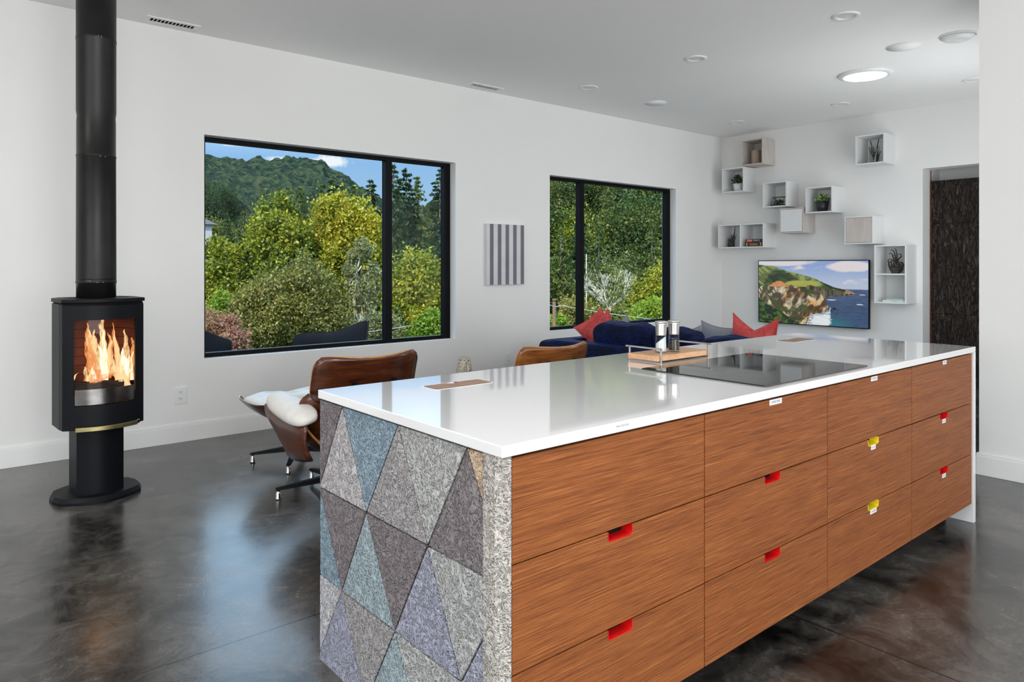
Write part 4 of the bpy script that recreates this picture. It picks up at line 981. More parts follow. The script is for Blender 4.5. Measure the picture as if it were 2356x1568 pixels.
# ================================================================== TELEVISION
y0, y1, z0, z1 = 3.632, 5.038, .574, 1.373; TX = T - .075
e = thing('television', (T, (y0 + y1) / 2, z0), 'flat television on the wall showing a coastal cliff landscape', 'television')
hw = (y1 - y0) / 2; H = z1 - z0
s = MB(); s.box(-.075, -.045, -hw, hw, 0, H); s.build('bezel', M['black_frame'], e, bevel=.003)
s = MB(); s.box(-.046, 0, -.25, .25, H * .3, H * .7); s.build('wall_mount', M['black_metal'], e)
s = MB(); s.box(-.0765, -.075, -.012, .012, .002, .007); s.build('badge', M['greyink'], e)
nu, nv = 360, 204
uu, vv_ = np.meshgrid(np.linspace(0, 1, nu), np.linspace(0, 1, nv))   # v downwards
def vnoise(u, v, fu, fv, seed, oct=4):
    out = np.zeros_like(u); amp = 1; tot = 0
    for o_ in range(oct):
        r_ = np.random.default_rng(seed + o_); g = r_.random((int(fv) + 3, int(fu) + 3))
        x = u * fu; y = v * fv; xi = x.astype(int); yi = y.astype(int); fx = x - xi; fyy = y - yi
        fx = fx * fx * (3 - 2 * fx); fyy = fyy * fyy * (3 - 2 * fyy)
        xi = np.clip(xi, 0, g.shape[1] - 2); yi = np.clip(yi, 0, g.shape[0] - 2)
        out += amp * ((g[yi, xi] * (1 - fx) + g[yi, xi + 1] * fx) * (1 - fyy) + (g[yi + 1, xi] * (1 - fx) + g[yi + 1, xi + 1] * fx) * fyy)
        tot += amp; amp *= .55; fu *= 2; fv *= 2
    return out / tot
def L_(c): return np.array(c, float) / 255.0
img = np.zeros((nv, nu, 3))
def put(mask, c): 
    mk = np.clip(mask, 0, 1)[..., None]; img[:] = img * (1 - mk) + c * mk
def ss(x, a, b): t = np.clip((x - a) / (b - a), 0, 1); return t * t * (3 - 2 * t)
def mixc(a, b, t): return L_(a) * (1 - t[..., None]) + L_(b) * t[..., None]
img[:] = mixc((136, 160, 205), (178, 190, 212), ss(vv_, 0, .42))
cn = vnoise(uu + .1, vv_, 5, 9, 1); put(ss(cn - .25 * vv_, .50, .68) * (vv_ < .42), L_((214, 208, 212)))
put(ss(1 - ((uu - .22) / .3) ** 2 - ((vv_ - .03) / .06) ** 2 + .6 * (cn - .5), 0, .5), L_((215, 210, 215)))
put(ss(1 - ((uu - .84) / .22) ** 2 - ((vv_ - .09) / .10) ** 2 + 1.2 * (cn - .5), 0, .5), L_((220, 213, 216)))
wn = vnoise(uu, vv_, 30, 90, 3, 3)
sea = mixc((74, 90, 126), (58, 80, 112), ss(vv_, .42, .8)); sea = sea * (.8 + .4 * wn[..., None])
put(ss(vv_, .428, .436), sea)
put(ss(vv_, .80, .98) * ss(uu, .55, .62) * (1 - ss(uu, .72, .95)) * .8, L_((44, 118, 130)))
def poly_y(xs, ys): return np.interp(uu, xs, ys)
hn = vnoise(uu + .3 * vv_, vv_, 9, 12, 9, 5)
ridge = poly_y([0, .06, .13, .18, .26, .36, .45, .55, .62, .70, .76, .84, .885, .89, 1], [.06, .075, .07, .10, .15, .19, .23, .28, .34, .40, .425, .45, .485, 1.1, 1.1]) + .012 * (hn - .5)
low = poly_y([0, .6, .66, .74, .82, .90, 1], [.7, .62, .56, .545, .53, .50, .5])
hill = mixc((62, 78, 34), (142, 156, 84), ss(hn + .35 * (vnoise(uu * 1.0, vv_ * .4 + uu * .5, 14, 5, 40, 3) - .5), .40, .62)); 
hill = hill * (1 - .35 * ss(vnoise(uu - vv_ * .8, vv_, 8, 3, 21, 3), .52, .7)[..., None])
put((vv_ > ridge) * (vv_ < low) * ss(uu, -.1, .0), hill)
mead = ss(1 - ((uu - .42) / .17) ** 2 - ((vv_ - .36) / .055) ** 2, 0, .3); put(mead, mixc((150, 158, 64), (176, 170, 84), hn))
cliff2 = (vv_ > poly_y([.45, .5, .6, .7, .8, .89], [.38, .38, .42, .45, .47, .49])) * (vv_ < low) * (uu > .47)
put(cliff2 * 1.0, mixc((40, 44, 40), (118, 104, 78), ss(vnoise(uu, vv_ * .5, 40, 12, 31, 4), .35, .7)))
put(((uu > .81) & (uu < .885) & (vv_ > ridge) & (vv_ < .50)) * .8, L_((186, 144, 104)))
put(ss(vv_, .545, .55) * (1 - ss(vv_, .555, .56)) * (uu > .66) * (uu < .76) * ss(wn, .4, .6), L_((220, 226, 230)))
top = poly_y([0, .04, .1, .3, .325, .36, .42, .5, .56, .60, .64, .665, .67, 1], [.43, .40, .405, .40, .375, .41, .43, .45, .47, .52, .60, .72, 1.2, 1.2]) + .01 * (hn - .5)
bot = poly_y([0, .44, .50, .58, .62, .67, .68], [1.2, 1.1, .84, .82, .79, .77, .7])
cn2 = vnoise(uu + .22 * vv_, vv_ * .6, 26, 18, 51, 6)
rock = mixc((74, 62, 44), (214, 200, 168), ss(cn2, .34, .66)); rock = rock * (1 - ss(vnoise(uu, vv_, 10, 6, 66), .5, .7)[..., None] * np.array([.0, .15, .35]))
put((vv_ > top) * (vv_ < bot), rock)
put((vv_ > top) * (vv_ < bot) * ss(vnoise(uu - .4 * vv_, vv_, 7, 6, 77, 4) + .5 * (.5 - vv_) + .25 * (.3 - uu), .46, .58), mixc((44, 54, 24), (84, 92, 44), hn))
put((vv_ > top) * (vv_ < bot) * ss(uu - .6 * (vv_ - .45), .40, .42) * (1 - ss(uu + .1 * vv_, .52, .54)) * (vv_ < .74) * .85, L_((54, 64, 32)))
veg = vv_ - (.60 + .95 * uu) + .10 * (hn - .5); put(ss(veg, 0, .03), mixc((24, 34, 12), (70, 110, 36), ss(vnoise(uu, vv_, 40, 26, 88, 4), .35, .7)))
put(ss(1.1 - np.abs((uu - .20) / .105) ** 1.5 - ((.415 - vv_) / .095) + .3 * (cn2 - .5), 0, .15) * (vv_ < .415) * (vv_ > .2), mixc((190, 116, 62), (226, 164, 108), cn2))
foam = ss(vv_ - bot, 0, .01) * (1 - ss(vv_ - bot - .16 + .3 * (vnoise(uu, vv_, 14, 10, 99) - .5), 0, .04)) * (uu < .68) * (uu > .42); put(foam * (.35 + .6 * ss(wn, .35, .6)), L_((226, 230, 232)))
put(ss(1 - ((uu - .60) / .10) ** 2 - ((vv_ - .93) / .12) ** 2 + 1.2 * (wn - .5), 0, .4) * .9 * (veg < 0), L_((228, 232, 232)))
for (a, b_, r_) in ((.715, .735, .018), (.745, .755, .008), (.86, .505, .010), (.94, .515, .006), (.69, .76, .012)): put(ss(1 - ((uu - a) / r_) ** 2 - ((vv_ - b_) / (r_ * 1.1)) ** 2, 0, .3), L_((30, 30, 32)))
for (a, b_, q) in ((.93, .655, .035), (.69, .60, .05), (.95, .51, .03)): put(ss(1 - ((uu - a) / q) ** 2 - ((vv_ - b_) / .008) ** 2, 0, .5) * .9, L_((230, 234, 238)))
lin = np.where(img <= .04045, img / 12.92, ((np.clip(img, 0, 1) + .055) / 1.055) ** 2.4)
bz = .010; ys = hw - bz - uu * (2 * hw - 2 * bz); zs = H - bz - vv_ * (H - 2 * bz)
V = np.stack([np.full_like(ys, -.0762), ys, zs], -1).reshape(-1, 3)
idx = np.arange(nu * nv).reshape(nv, nu); F_ = np.stack([idx[:-1, :-1], idx[1:, :-1], idx[1:, 1:], idx[:-1, 1:]], -1).reshape(-1, 4)
me = bpy.data.meshes.new('screen'); me.from_pydata([], [], []); me.vertices.add(len(V)); me.vertices.foreach_set('co', V.ravel().astype(np.float32))
me.loops.add(len(F_) * 4); me.loops.foreach_set('vertex_index', F_.ravel().astype(np.int32)); me.polygons.add(len(F_)); me.polygons.foreach_set('loop_start', np.arange(0, len(F_) * 4, 4, dtype=np.int32)); me.update(calc_edges=True)
ca = me.color_attributes.new('Col', 'FLOAT_COLOR', 'POINT'); ca.data.foreach_set('color', np.concatenate([lin.reshape(-1, 3), np.ones((nu * nv, 1))], 1).ravel().astype(np.float32))
m = bpy.data.materials.new('tv_picture'); m.use_nodes = True; nt = NT(m.node_tree); nt.n.clear(); out = nt.new('ShaderNodeOutputMaterial'); b = nt.new('ShaderNodeBsdfPrincipled')
at_ = nt.new('ShaderNodeAttribute', attribute_name='Col'); b.inputs['Base Color'].default_value = (.01, .01, .01, 1); b.inputs['Roughness'].default_value = .25
nt.link(at_.outputs['Color'], b.inputs['Emission Color']); b.inputs['Emission Strength'].default_value = 1.0; nt.link(b.outputs[0], out.inputs[0])
me.materials.append(m); o = bpy.data.objects.new('screen', me); COL.objects.link(o); o.parent = e

# ================================================================== WALL BOXES
XF = 8.19; BD = T - XF; TW = .015
boxes = {}
def wbox(key, x0, x1, y0, y1, label, mat='box_white', door=None, div=None, frame=None):
    ya = onX(x0, 500, XF)[1]; yb = onX(x1, 500, XF)[1]
    zb = (onX(x0, y1, XF)[2] + onX(x1, y1, XF)[2]) / 2; zt = (onX(x0, y0, XF)[2] + onX(x1, y0, XF)[2]) / 2
    cy = (ya + yb) / 2; hw_ = (ya - yb) / 2; H = zt - zb
    e = thing('wall_shelf_box', (T, cy, zb), label, 'wall shelf', 'white and pale wood cube shelves on the TV wall')
    s = MB(); s.box(-BD, -.006, -hw_, hw_, 0, TW); s.box(-BD, -.006, -hw_, hw_, H - TW, H); s.box(-BD, -.006, -hw_, -hw_ + TW, TW, H - TW); s.box(-BD, -.006, hw_ - TW, hw_, TW, H - TW)
    s.build('carcass', M[mat], e, bevel=.0015)
    s = MB(); s.box(-.006, 0, -hw_, hw_, 0, H); s.build('back_panel', M[mat], e)
    if div == 'v': s = MB(); s.box(-BD + .004, -.006, -TW / 2, TW / 2, TW, H - TW); s.build('divider', M[mat], e)
    if div == 'h': s = MB(); s.box(-BD + .004, -.006, -hw_ + TW, hw_ - TW, H / 2 - TW / 2, H / 2 + TW / 2); s.build('shelf', M[mat], e)
    if door: s = MB(); s.box(-BD - .004, -BD + .012, -hw_ + TW + .003, hw_ - TW - .003, TW + .003, H - TW - .003); s.build('door', M[door], e, bevel=.001)
    boxes[key] = (cy, hw_, zb, H); return e
wbox(1, 1705, 1755, 320, 379, 'topmost pale ash wall box near the corner, holding a wooden cylinder', 'box_ash')
wbox(2, 1661, 1711, 386, 442, 'white wall box below the ash one, holding a plant in a white pot')
wbox(3, 1755, 1810, 418, 476, 'white wall box holding the glass terrarium')
wbox(4, 1853, 1915, 429, 489, 'white wall box holding a leafy plant in a black pot')
wbox(5, 1793, 1848, 478, 536, 'ash wall box closed by a white door', 'box_ash', door='box_white')
wbox(6, 1652, 1757, 515, 570, 'double-width white wall box with divider, holding twigs and thick books', div='v')
wbox(7, 1943, 2009, 497, 561, 'white wall box closed by a pale wood-grain door', door='box_ash')
wbox(8, 2011, 2085, 563, 698, 'tall two-tier white wall box right of the television', div='h')
wbox(9, 1968, 2035, 309, 377, 'white wall box high at the right, holding twigs in a glass')
# contents
XM = 8.31
cy, hw_, zb, H = boxes[1]; x, y, z = onX(1739, 372, XM)
e = thing('wooden_cylinder', (XM, y, zb + TW), 'pale turned wooden cylinder inside the top ash wall box', 'ornament')
s = MB(); s.lathe([(.052, 0), (.055, .004), (.055, .178), (.050, .184), (.001, .185)], 36); s.build('cylinder', wood('cyl_wood', [(.3, (.30, .22, .17, 1)), (.7, (.46, .36, .29, 1))], (20, 20, 3), .6, .05), e)
def leafy(e, z0, r, h, nleaf, cols, size, droop=.5, seed=1, stem=True):
    rr = random.Random(seed); s = MB()
    for k in range(nleaf):
        a = rr.uniform(0, 2 * PI); el = rr.uniform(.15, 1.45); L = rr.uniform(.55, 1.0)
        p0 = Vector((0, 0, z0)); d_ = Vector((math.cos(a) * math.cos(el) * r, math.sin(a) * math.cos(el) * r, math.sin(el) * h)) * L
        tip = p0 + d_; ln = size * rr.uniform(.7, 1.2); dr = (d_.normalized() + Vector((rr.uniform(-.5, .5), rr.uniform(-.5, .5), rr.uniform(-.3, .5)))).normalized()
        sd_ = dr.cross(Vector((rr.uniform(-1, 1), rr.uniform(-1, 1), rr.uniform(-.2, 1)))).normalized() * ln * .26
        mi = rr.randrange(len(cols)); nn = dr.cross(sd_).normalized() * ln * .08
        s.add([tip, tip + dr * ln * .5 + sd_, tip + dr * ln * .5 + nn, tip + dr * ln * .5 - sd_, tip + dr * ln], [(0, 1, 2), (0, 2, 3), (1, 4, 2), (2, 4, 3)], mi)
        if k % 3 == 0: s.tube([p0, p0 + d_ * .6, tip], .0012, 4, mi=0)
    return s.build('leaves', cols, e, fixn=False)
GL = [pbr('leaf_dark', (.020, .040, .014, 1), .5), pbr('leaf_mid', (.045, .085, .028, 1), .5)]
GL2 = [pbr('leaf_green', (.04, .13, .012, 1), .45), pbr('leaf_bright', (.10, .24, .03, 1), .45), pbr('leaf_cream', (.50, .62, .30, 1), .5)]
def pot(kind, e, r0, r1, h, mat):
    s = MB(); s.lathe([(.001, 0), (r0, 0), (r1, h), (r1 - .004, h), (r1 - .006, h - .01), (.001, h - .012)], 36); s.build('pot', mat, e)
cy, hw_, zb, H = boxes[2]; e = thing('potted_plant', (XM, onX(1698, 438, XM)[1], zb + TW), 'small dark green plant in a white pot inside the white wall box', 'plant')
pot(1, e, .048, .062, .105, M['white_plastic']); leafy(e, .09, .075, .12, 190, GL, .034, seed=3)
cy, hw_, zb, H = boxes[4]; e = thing('potted_plant', (XM, onX(1892, 486, XM)[1], zb + TW), 'bright green leafy plant in a black pot inside the white wall box', 'plant')
pot(2, e, .055, .078, .125, pbr('black_pot', (.022, .021, .026, 1), .4)); leafy(e, .11, .078, .09, 260, GL2, .030, seed=5)
# terrarium
cy, hw_, zb, H = boxes[3]; e = thing('glass_terrarium', (XM, onX(1790, 471, XM)[1], zb + TW), 'geometric brass and glass terrarium with small succulents', 'terrarium')
b4 = [(-.05, -.085, .004), (-.05, .075, .004), (.05, .075, .004), (.05, -.085, .004)]; t4 = [(-.035, -.105, .115), (-.035, .05, .115), (.035, .05, .115), (.035, -.105, .115)]
s = MB()
for q in (b4, t4):
    for i in range(4): s.tube([q[i], q[(i + 1) % 4]], .0028, 6)
for i in range(4): s.tube([b4[i], t4[i]], .0028, 6)
s.tube([t4[1], b4[0]], .0022, 6); s.tube([t4[1], (-.06, -.02, .06)], .0022, 6); s.tube([(-.06, -.02, .06), b4[0]], .0022, 6)
s.build('brass_frame', pbr('dark_brass', (.10, .07, .03, 1), .4, metal=.8), e)
s = MB(); s.add(b4 + t4, [(0, 1, 5, 4), (1, 2, 6, 5), (2, 3, 7, 6), (3, 0, 4, 7), (4, 5, 6, 7)]); s.build('glass_panes', M['glass'], e, fixn=False)
s = MB(); s.box(-.046, .046, -.080, .070, .003, .022); s.build('soil', pbr('soil', (.05, .028, .014, 1), .9), e)
lf = leafy(e, .02, .05, .05, 60, GL, .026, seed=8); lf.location = (0, -.035, 0)
s = MB(); s.lathe([(.001, 0), (.032, .004), (.036, .03), (.020, .058), (.001, .066)], 9, c=(0, .02, .02), smooth=False); tag(s.build('teal_stone', pbr('teal', (.03, .12, .12, 1), .5), e), 'teal stone')
# twigs and driftwood
DRK = pbr('driftwood', (.060, .050, .040, 1), .7, noise=60, var=.6, bump=(120, .6, .003)); SIL = pbr('silvered_wood', (.42, .40, .37, 1), .5, noise=60, var=.3)
def twigs(e, n, spread, h, r, seed, curl=.3, mats=(DRK,), base_r=.02):
    rr = random.Random(seed)
    for k in range(n):
        a = rr.uniform(0, 2 * PI); b0 = rr.uniform(0, base_r); hh = h * rr.uniform(.55, 1.0)
        p = Vector((b0 * math.cos(a), b0 * math.sin(a), 0)); P = [tuple(p)]; d_ = Vector((math.cos(a) * spread, math.sin(a) * spread, 1)).normalized()
        for i in range(7):
            d_ = (d_ + Vector((rr.uniform(-curl, curl), rr.uniform(-curl, curl), rr.uniform(-.05, .25)))).normalized(); p = p + d_ * hh / 7; P.append(tuple(p))
        s = MB(); s.tube(P, [r * lerp(1.0, .28, i / 7) for i in range(8)], 7)
        if rr.random() < .7:
            q = Vector(P[4]); dd = Vector((rr.uniform(-1, 1), rr.uniform(-1, 1), .9)).normalized() * hh * .22; s.tube([q, q + dd * .5, q + dd + Vector((0, 0, hh * .05))], [r * .5, r * .35, r * .15], 6)
        s.build('twig', mats[k % len(mats)], e)
cy, hw_, zb, H = boxes[9]; e = thing('glass_of_twigs', (XM, onX(2012, 372, XM)[1], zb + TW), 'dark and silvery twigs standing in a clear glass cylinder, high right wall box', 'ornament')
s = MB(); s.lathe([(.001, 0), (.052, 0), (.054, .004), (.054, .20), (.051, .20), (.051, .008), (.001, .008)], 36); s.build('glass_cylinder', M['glass'], e)
g = bpy.data.objects.new('twig_bundle', None); COL.objects.link(g); g.parent = e; g.location = (0, 0, .0085)
twigs(g, 9, .22, .21, .010, 21, .22, (DRK, DRK, SIL), .030)
for k, (dy, tip) in enumerate((( .028, .262), (-.030, .268))):
    s = MB(); s.tube([(0, dy * .5, 0), (0, dy * .9, .07), (0.005, dy * 1.15, .14), (0, dy * 1.0, .19), (0, dy * 1.5, tip - .02), (0, dy * 1.7, tip)], [.012, .012, .009, .006, .005, .003], 8); s.build('twig', DRK, g)
cy, hw_, zb, H = boxes[6]; e = thing('twig_bundle', (XM, onX(1684, 566, XM)[1], zb + TW), 'bundle of dark gnarled twigs in the double wall box', 'ornament')
twigs(e, 8, .10, .19, .010, 33, .20, (DRK,), .034)
s = MB(); s.tube([(0, -.02, 0), (0, -.025, .12), (0, -.038, .20), (0, -.050, .272)], [.016, .013, .007, .003], 8); s.build('twig', DRK, e)
s = MB(); s.tube([(0, .045, 0), (0, .042, .06), (0, .046, .115)], [.020, .018, .014], 8); s.build('twig', DRK, e)
cy, hw_, zb, H = boxes[8]; e = thing('root_sculpture', (XM, onX(2061, 627, XM)[1], zb + H / 2 + TW / 2), 'dark curling root sculpture on the upper tier of the tall wall box', 'ornament')
s = MB(); s.lathe([(.001, 0), (.045, 0), (.05, .03), (.06, .055), (.045, .10), (.02, .12), (.001, .12)], 11, smooth=False); s.build('body', DRK, e)
rr = random.Random(4)
for k in range(13):
    a = 2 * PI * k / 13; P = []; h0 = rr.uniform(.03, .10); hh = rr.uniform(.08, .17); r0 = .045
    for i in range(8):
        t = i / 7; rad = r0 + .035 * math.sin(t * PI * 1.2) * rr.uniform(.8, 1.1); tw = a + .5 * math.sin(t * 4 + k); P.append((rad * math.cos(tw), rad * math.sin(tw), h0 + hh * t + .02 * math.sin(t * 7 + k)))
    s = MB(); s.tube(P, [lerp(.009, .0025, i / 7) for i in range(8)], 7); s.build('tendril', DRK, e)
for pts in ([(0, .01, .10), (0, .025, .17), (0, .04, .215), (0, .058, .228), (0, .070, .215)], [(0, 0, .10), (0, .005, .19), (0, .02, .245), (0, .04, .262), (0, .055, .255)], [(0, -.01, .10), (0, -.012, .20), (0, -.002, .262), (0, .012, .275)], [(0, -.01, .1), (0, -.03, .16), (0, -.06, .19), (0, -.05, .215), (0, -.02, .21)]):
    s = MB(); s.tube(pts, [lerp(.009, .0035, i / (len(pts) - 1)) for i in range(len(pts))], 8); s.build('tendril', DRK, e)
# books
def book(loc, w_, d_, h, cover, spine_items, label, rz=0, group=None, pages=True):
    e = thing('book', loc, label, 'book', group, rz)
    s = MB(); s.box(-d_ / 2, d_ / 2, -w_ / 2, w_ / 2, 0, .003); s.box(-d_ / 2, d_ / 2, -w_ / 2, w_ / 2, h - .003, h); s.box(-d_ / 2, -d_ / 2 + .003, -w_ / 2, w_ / 2, .003, h - .003); s.build('cover', cover, e, bevel=.001)
    s = MB(); s.box(-d_ / 2 + .003, d_ / 2 - .004, -w_ / 2 + .004, w_ / 2 - .004, .003, h - .003); s.build('pages', pbr('pages', (.62, .57, .46, 1), .8), e)
    for it in spine_items:
        s = MB()
        if it[0] == 'bar': s.box(-d_ / 2 - .0006, -d_ / 2, it[1], it[2], h * .15, h * .85); s.build('spine_band', it[3], e)
        else: s.text(it[1], (-d_ / 2 - .0004, it[2], h / 2), (0, -1, 0), (0, 0, 1), h * it[5], 0, maxw=it[3]); s.build('spine_title', it[4], e, fixn=False)
    return e
gold = pbr('gold_foil', (.62, .42, .10, 1), .4); white = pbr('white_foil', (.75, .8, .78, 1), .5); pink = pbr('red_panel', (.85, .16, .16, 1), .5)
cy, hw_, zb, H = boxes[6]; bx = XF + .095; by = (onX(1711, 560, XF)[1] + onX(1754, 560, XF)[1]) / 2; bw = abs(onX(1711, 560, XF)[1] - onX(1754, 560, XF)[1]) - .012
book((bx, by - .004, zb + TW), bw, .17, .058, pbr('brown_leather', (.06, .020, .008, 1), .5), [('bar', bw * .36, bw * .41, gold), ('bar', -bw * .41, -bw * .37, gold), ('t', 'Scrimmer', 0, bw * .42, gold, .52)], 'thick brown book with gold title, lower of two in the double wall box', group='books lying in the double wall box')
book((bx, by - .006, zb + TW + .0582), bw - .01, .16, .036, pbr('dark_green_cover', (.008, .016, .014, 1), .4), [('bar', bw * .10, bw * .40, pink), ('t', 'DICTIONARY', -bw * .10, bw * .27, white, .5), ('bar', -bw * .30, -bw * .285, white)], 'dark green book with red and white spine, lying on the brown book', group='books lying in the double wall box')
cy, hw_, zb, H = boxes[8]; by = (onX(2030, 690, XF)[1] + onX(2080, 690, XF)[1]) / 2
book((bx + .01, by, zb + TW), .235, .17, .022, pbr('white_cover', (.70, .70, .68, 1), .5), [('t', 'MODERN', 0, .14, gold, .5)], 'white paperback at the bottom of the tall wall box', group='books lying in the tall wall box')
book((bx + .015, by - .014, zb + TW + .0222), .20, .16, .020, pbr('mint_cover', (.34, .55, .52, 1), .5), [], 'mint green book lying on the white paperback in the tall wall box', group='books lying in the tall wall box')

# ================================================================== OUTSIDE: deck, chairs, trees, hills
s = MB(); s.box(-3, 10, W + WD + .001, 8.6, -.16, -.04); struct(s, 'deck_floor', pbr('deck_boards', (.10, .09, .08, 1), .7))
NAVY = pbr('navy_shell', (.0006, .004, .012, 1), .45, spec=.35)
def deck_chair(x0, yb, prof, wd, label, mirror=False, rz=0.0, cx0=None):
    """moulded tub chair: a thick side profile swept round two arms and the back"""
    xs = [p[0] for p in prof]; cx = (min(xs) + max(xs)) / 2; e = thing('deck_chair', (cx if cx0 is None else cx0, yb, -.04), label, 'outdoor chair', 'navy moulded tub chairs on the deck', rz)
    L = [(p[0] - cx, p[1] + .04) for p in prof]; n = len(L)
    rows_ = []
    back = L[-1] if not mirror else L[0]
    # near side arm, round the back, far side arm: a U in plan whose rim follows the profile
    hw_ = (max(xs) - min(xs)) / 2; sg = 1 if not mirror else -1
    plan = []
    order = L if not mirror else L[::-1]
    for (x, z) in order: plan.append((x, -wd / 2, z + (.035 if mirror else .008)))
    for k in range(1, 8):
        a = -PI / 2 + PI * k / 8; plan.append((sg * (hw_ - .02) + sg * .05 * math.cos(a), wd / 2 * math.sin(a), order[-1][1] + .012 * math.cos(a)))
    for (x, z) in order[::-1]: plan.append((x, wd / 2, z - .10))
    G = []
    for t in (0, .33, .66, 1.0):
        G.append([(p[0] * lerp(.72, 1, t ** .6), p[1] * lerp(.75, 1, t ** .6), lerp(.20, p[2], t)) for p in plan])
    s = MB(); s.sheet(G, thick=.022); sh = s.build('shell', NAVY, e); q = sh.modifiers.new('sub', 'SUBSURF'); q.levels = 1; q.render_levels = 2
    s = MB(); softbox(s, (0, 0, .36), (hw_ * .80, wd * .40, .06), .3); s.build('seat', NAVY, e)
    for a in (-1, 1):
        for b_ in (-1, 1): s = MB(); s.tube([(a * hw_ * .55, b_ * wd * .3, .26), (a * hw_ * .75, b_ * wd * .38, 0)], [.016, .011], 10); s.build('leg', M['black_frame'], e)
pA = [(-.385, .50), (-.375, .59), (-.335, .618), (-.26, .626), (-.14, .628), (-.03, .630), (.07, .642), (.15, .670), (.24, .712), (.31, .742), (.36, .738)]
deck_chair(0, 6.93, pA, .46, 'navy tub chair on the deck, whole rim seen through the left window', rz=-.47, cx0=3.34)
pB = [(1.60, .690), (1.70, .700), (1.82, .705), (1.95, .70), (2.06, .682), (2.16, .645), (2.25, .595), (2.30, .575), (2.36, .57)]
deck_chair(0, 7.27, pB, .52, 'navy tub chair on the deck, cut off by the left edge of the left window', mirror=True)

def sstep(x, a, b): t = np.clip((x - a) / (b - a), 0, 1); return t * t * (3 - 2 * t)
def height(x, y):
    d = x * Fv[0] + y * Fv[1]; l = x * Rv[0] + y * Rv[1]; d = np.maximum(d, 1); p = CX + FPX * l / d
    r = np.hypot(x, y)
    right = sstep(p, 820, 1120)
    h = -5.5 - 1.5 * sstep(r, 10, 22) + 0 * x
    slope = .155 + .17 * sstep(p, 950, 1350)
    h = h + right * slope * np.clip(r - 52, 0, 400)
    left = 1 - right
    h = h + left * (.19 * np.clip(r - 130, 0, 150)) * (1 - sstep(p, 480, 640)) * 1.05 * (1 - sstep(r, 330, 700))
    # far mountain, silhouette taken as elevation against azimuth
    el = np.interp(p, [-200, 200, 472, 520, 560, 600, 625, 660, 700, 740, 780, 845, 900, 1100], [300, 270, 246, 241, 243, 249, 246, 253, 250, 246, 226, 190, 160, 120]) / FPX
    top = el * 760 + CAMH - 9
    far = sstep(r, 330, 770)
    h = h + np.maximum(0, top + 7) * far * (1 - right) 
    return h
def terrain():
    rr_ = np.concatenate([np.geomspace(11, 300, 60), np.linspace(310, 1000, 190)]); aa = np.linspace(math.radians(8), math.radians(118), 420)
    Rg, Ag = np.meshgrid(rr_, aa, indexing='ij'); X = Rg * np.cos(Ag); Y_ = Rg * np.sin(Ag); Z = height(X, Y_)
    nn = vnoise((Ag - Ag.min()) / 2, np.clip((Rg - 250) / 800, 0, 1), 190, 100, 200, 3)
    n2 = vnoise((Ag - Ag.min()) / 2, np.clip((Rg - 250) / 800, 0, 1), 9, 7, 300, 3)
    Z = Z + sstep(Rg, 250, 420) * (15 * (nn - .5) + 12 * (n2 - .5))
    return X, Y_, Z
def np_mesh(name, V, F_, mats, mi=None, smooth=False):
    me = bpy.data.meshes.new(name); V = np.asarray(V, np.float32); F_ = np.asarray(F_, np.int32)
    me.vertices.add(len(V)); me.vertices.foreach_set('co', V.ravel()); k = F_.shape[1]
    me.loops.add(F_.size); me.loops.foreach_set('vertex_index', F_.ravel()); me.polygons.add(len(F_)); me.polygons.foreach_set('loop_start', np.arange(0, F_.size, k, dtype=np.int32))
    for m in mats: me.materials.append(m)
    if mi is not None: me.polygons.foreach_set('material_index', np.asarray(mi, np.int32))
    if smooth: me.polygons.foreach_set('use_smooth', np.ones(len(F_), bool))
    me.update(calc_edges=True); return me
X, Y_, Z = terrain(); n, m = X.shape; idx = np.arange(n * m).reshape(n, m)
F_ = np.stack([idx[:-1, :-1], idx[1:, :-1], idx[1:, 1:], idx[:-1, 1:]], -1).reshape(-1, 4)
m_, nt, b, out = newmat('forest_cover'); v = nt.coords('Object'); sp = nt.new('ShaderNodeTexVoronoi'); sp.inputs['Scale'].default_value = .26; nt.link(v, sp.inputs['Vector'])
n1 = nt.noise(v, .035, 4, .6); n2 = nt.noise(v, .9, 6, .7); wn_ = nt.new('ShaderNodeTexWhiteNoise'); nt.link(sp.outputs['Color'], wn_.inputs['Vector'])
c = nt.ramp(nt.math('ADD', nt.math('MULTIPLY', n2, .35), nt.math('ADD', nt.math('MULTIPLY', n1, .4), nt.math('MULTIPLY', wn_.outputs['Value'], .36))), [(.35, (.010, .022, .010, 1)), (.50, (.035, .065, .026, 1)), (.64, (.085, .13, .04, 1)), (.80, (.17, .17, .05, 1))])
nt.link(nt.mix(.18, c, (.12, .18, .22, 1)), b.inputs['Base Color']); b.inputs['Roughness'].default_value = 1; b.inputs['Specular IOR Level'].default_value = 0  # bluish distance haze mixed into the base colour
nt.link(nt.bump(nt.math('ADD', sp.outputs['Distance'], nt.math('MULTIPLY', n2, .8)), 1.0, 5.0), b.inputs['Normal'])
hill_o = bpy.data.objects.new('ground_hillside', np_mesh('ground_hillside', np.stack([X, Y_, Z], -1).reshape(-1, 3), F_, [m_], smooth=True)); COL.objects.link(hill_o); hill_o['kind'] = 'structure'

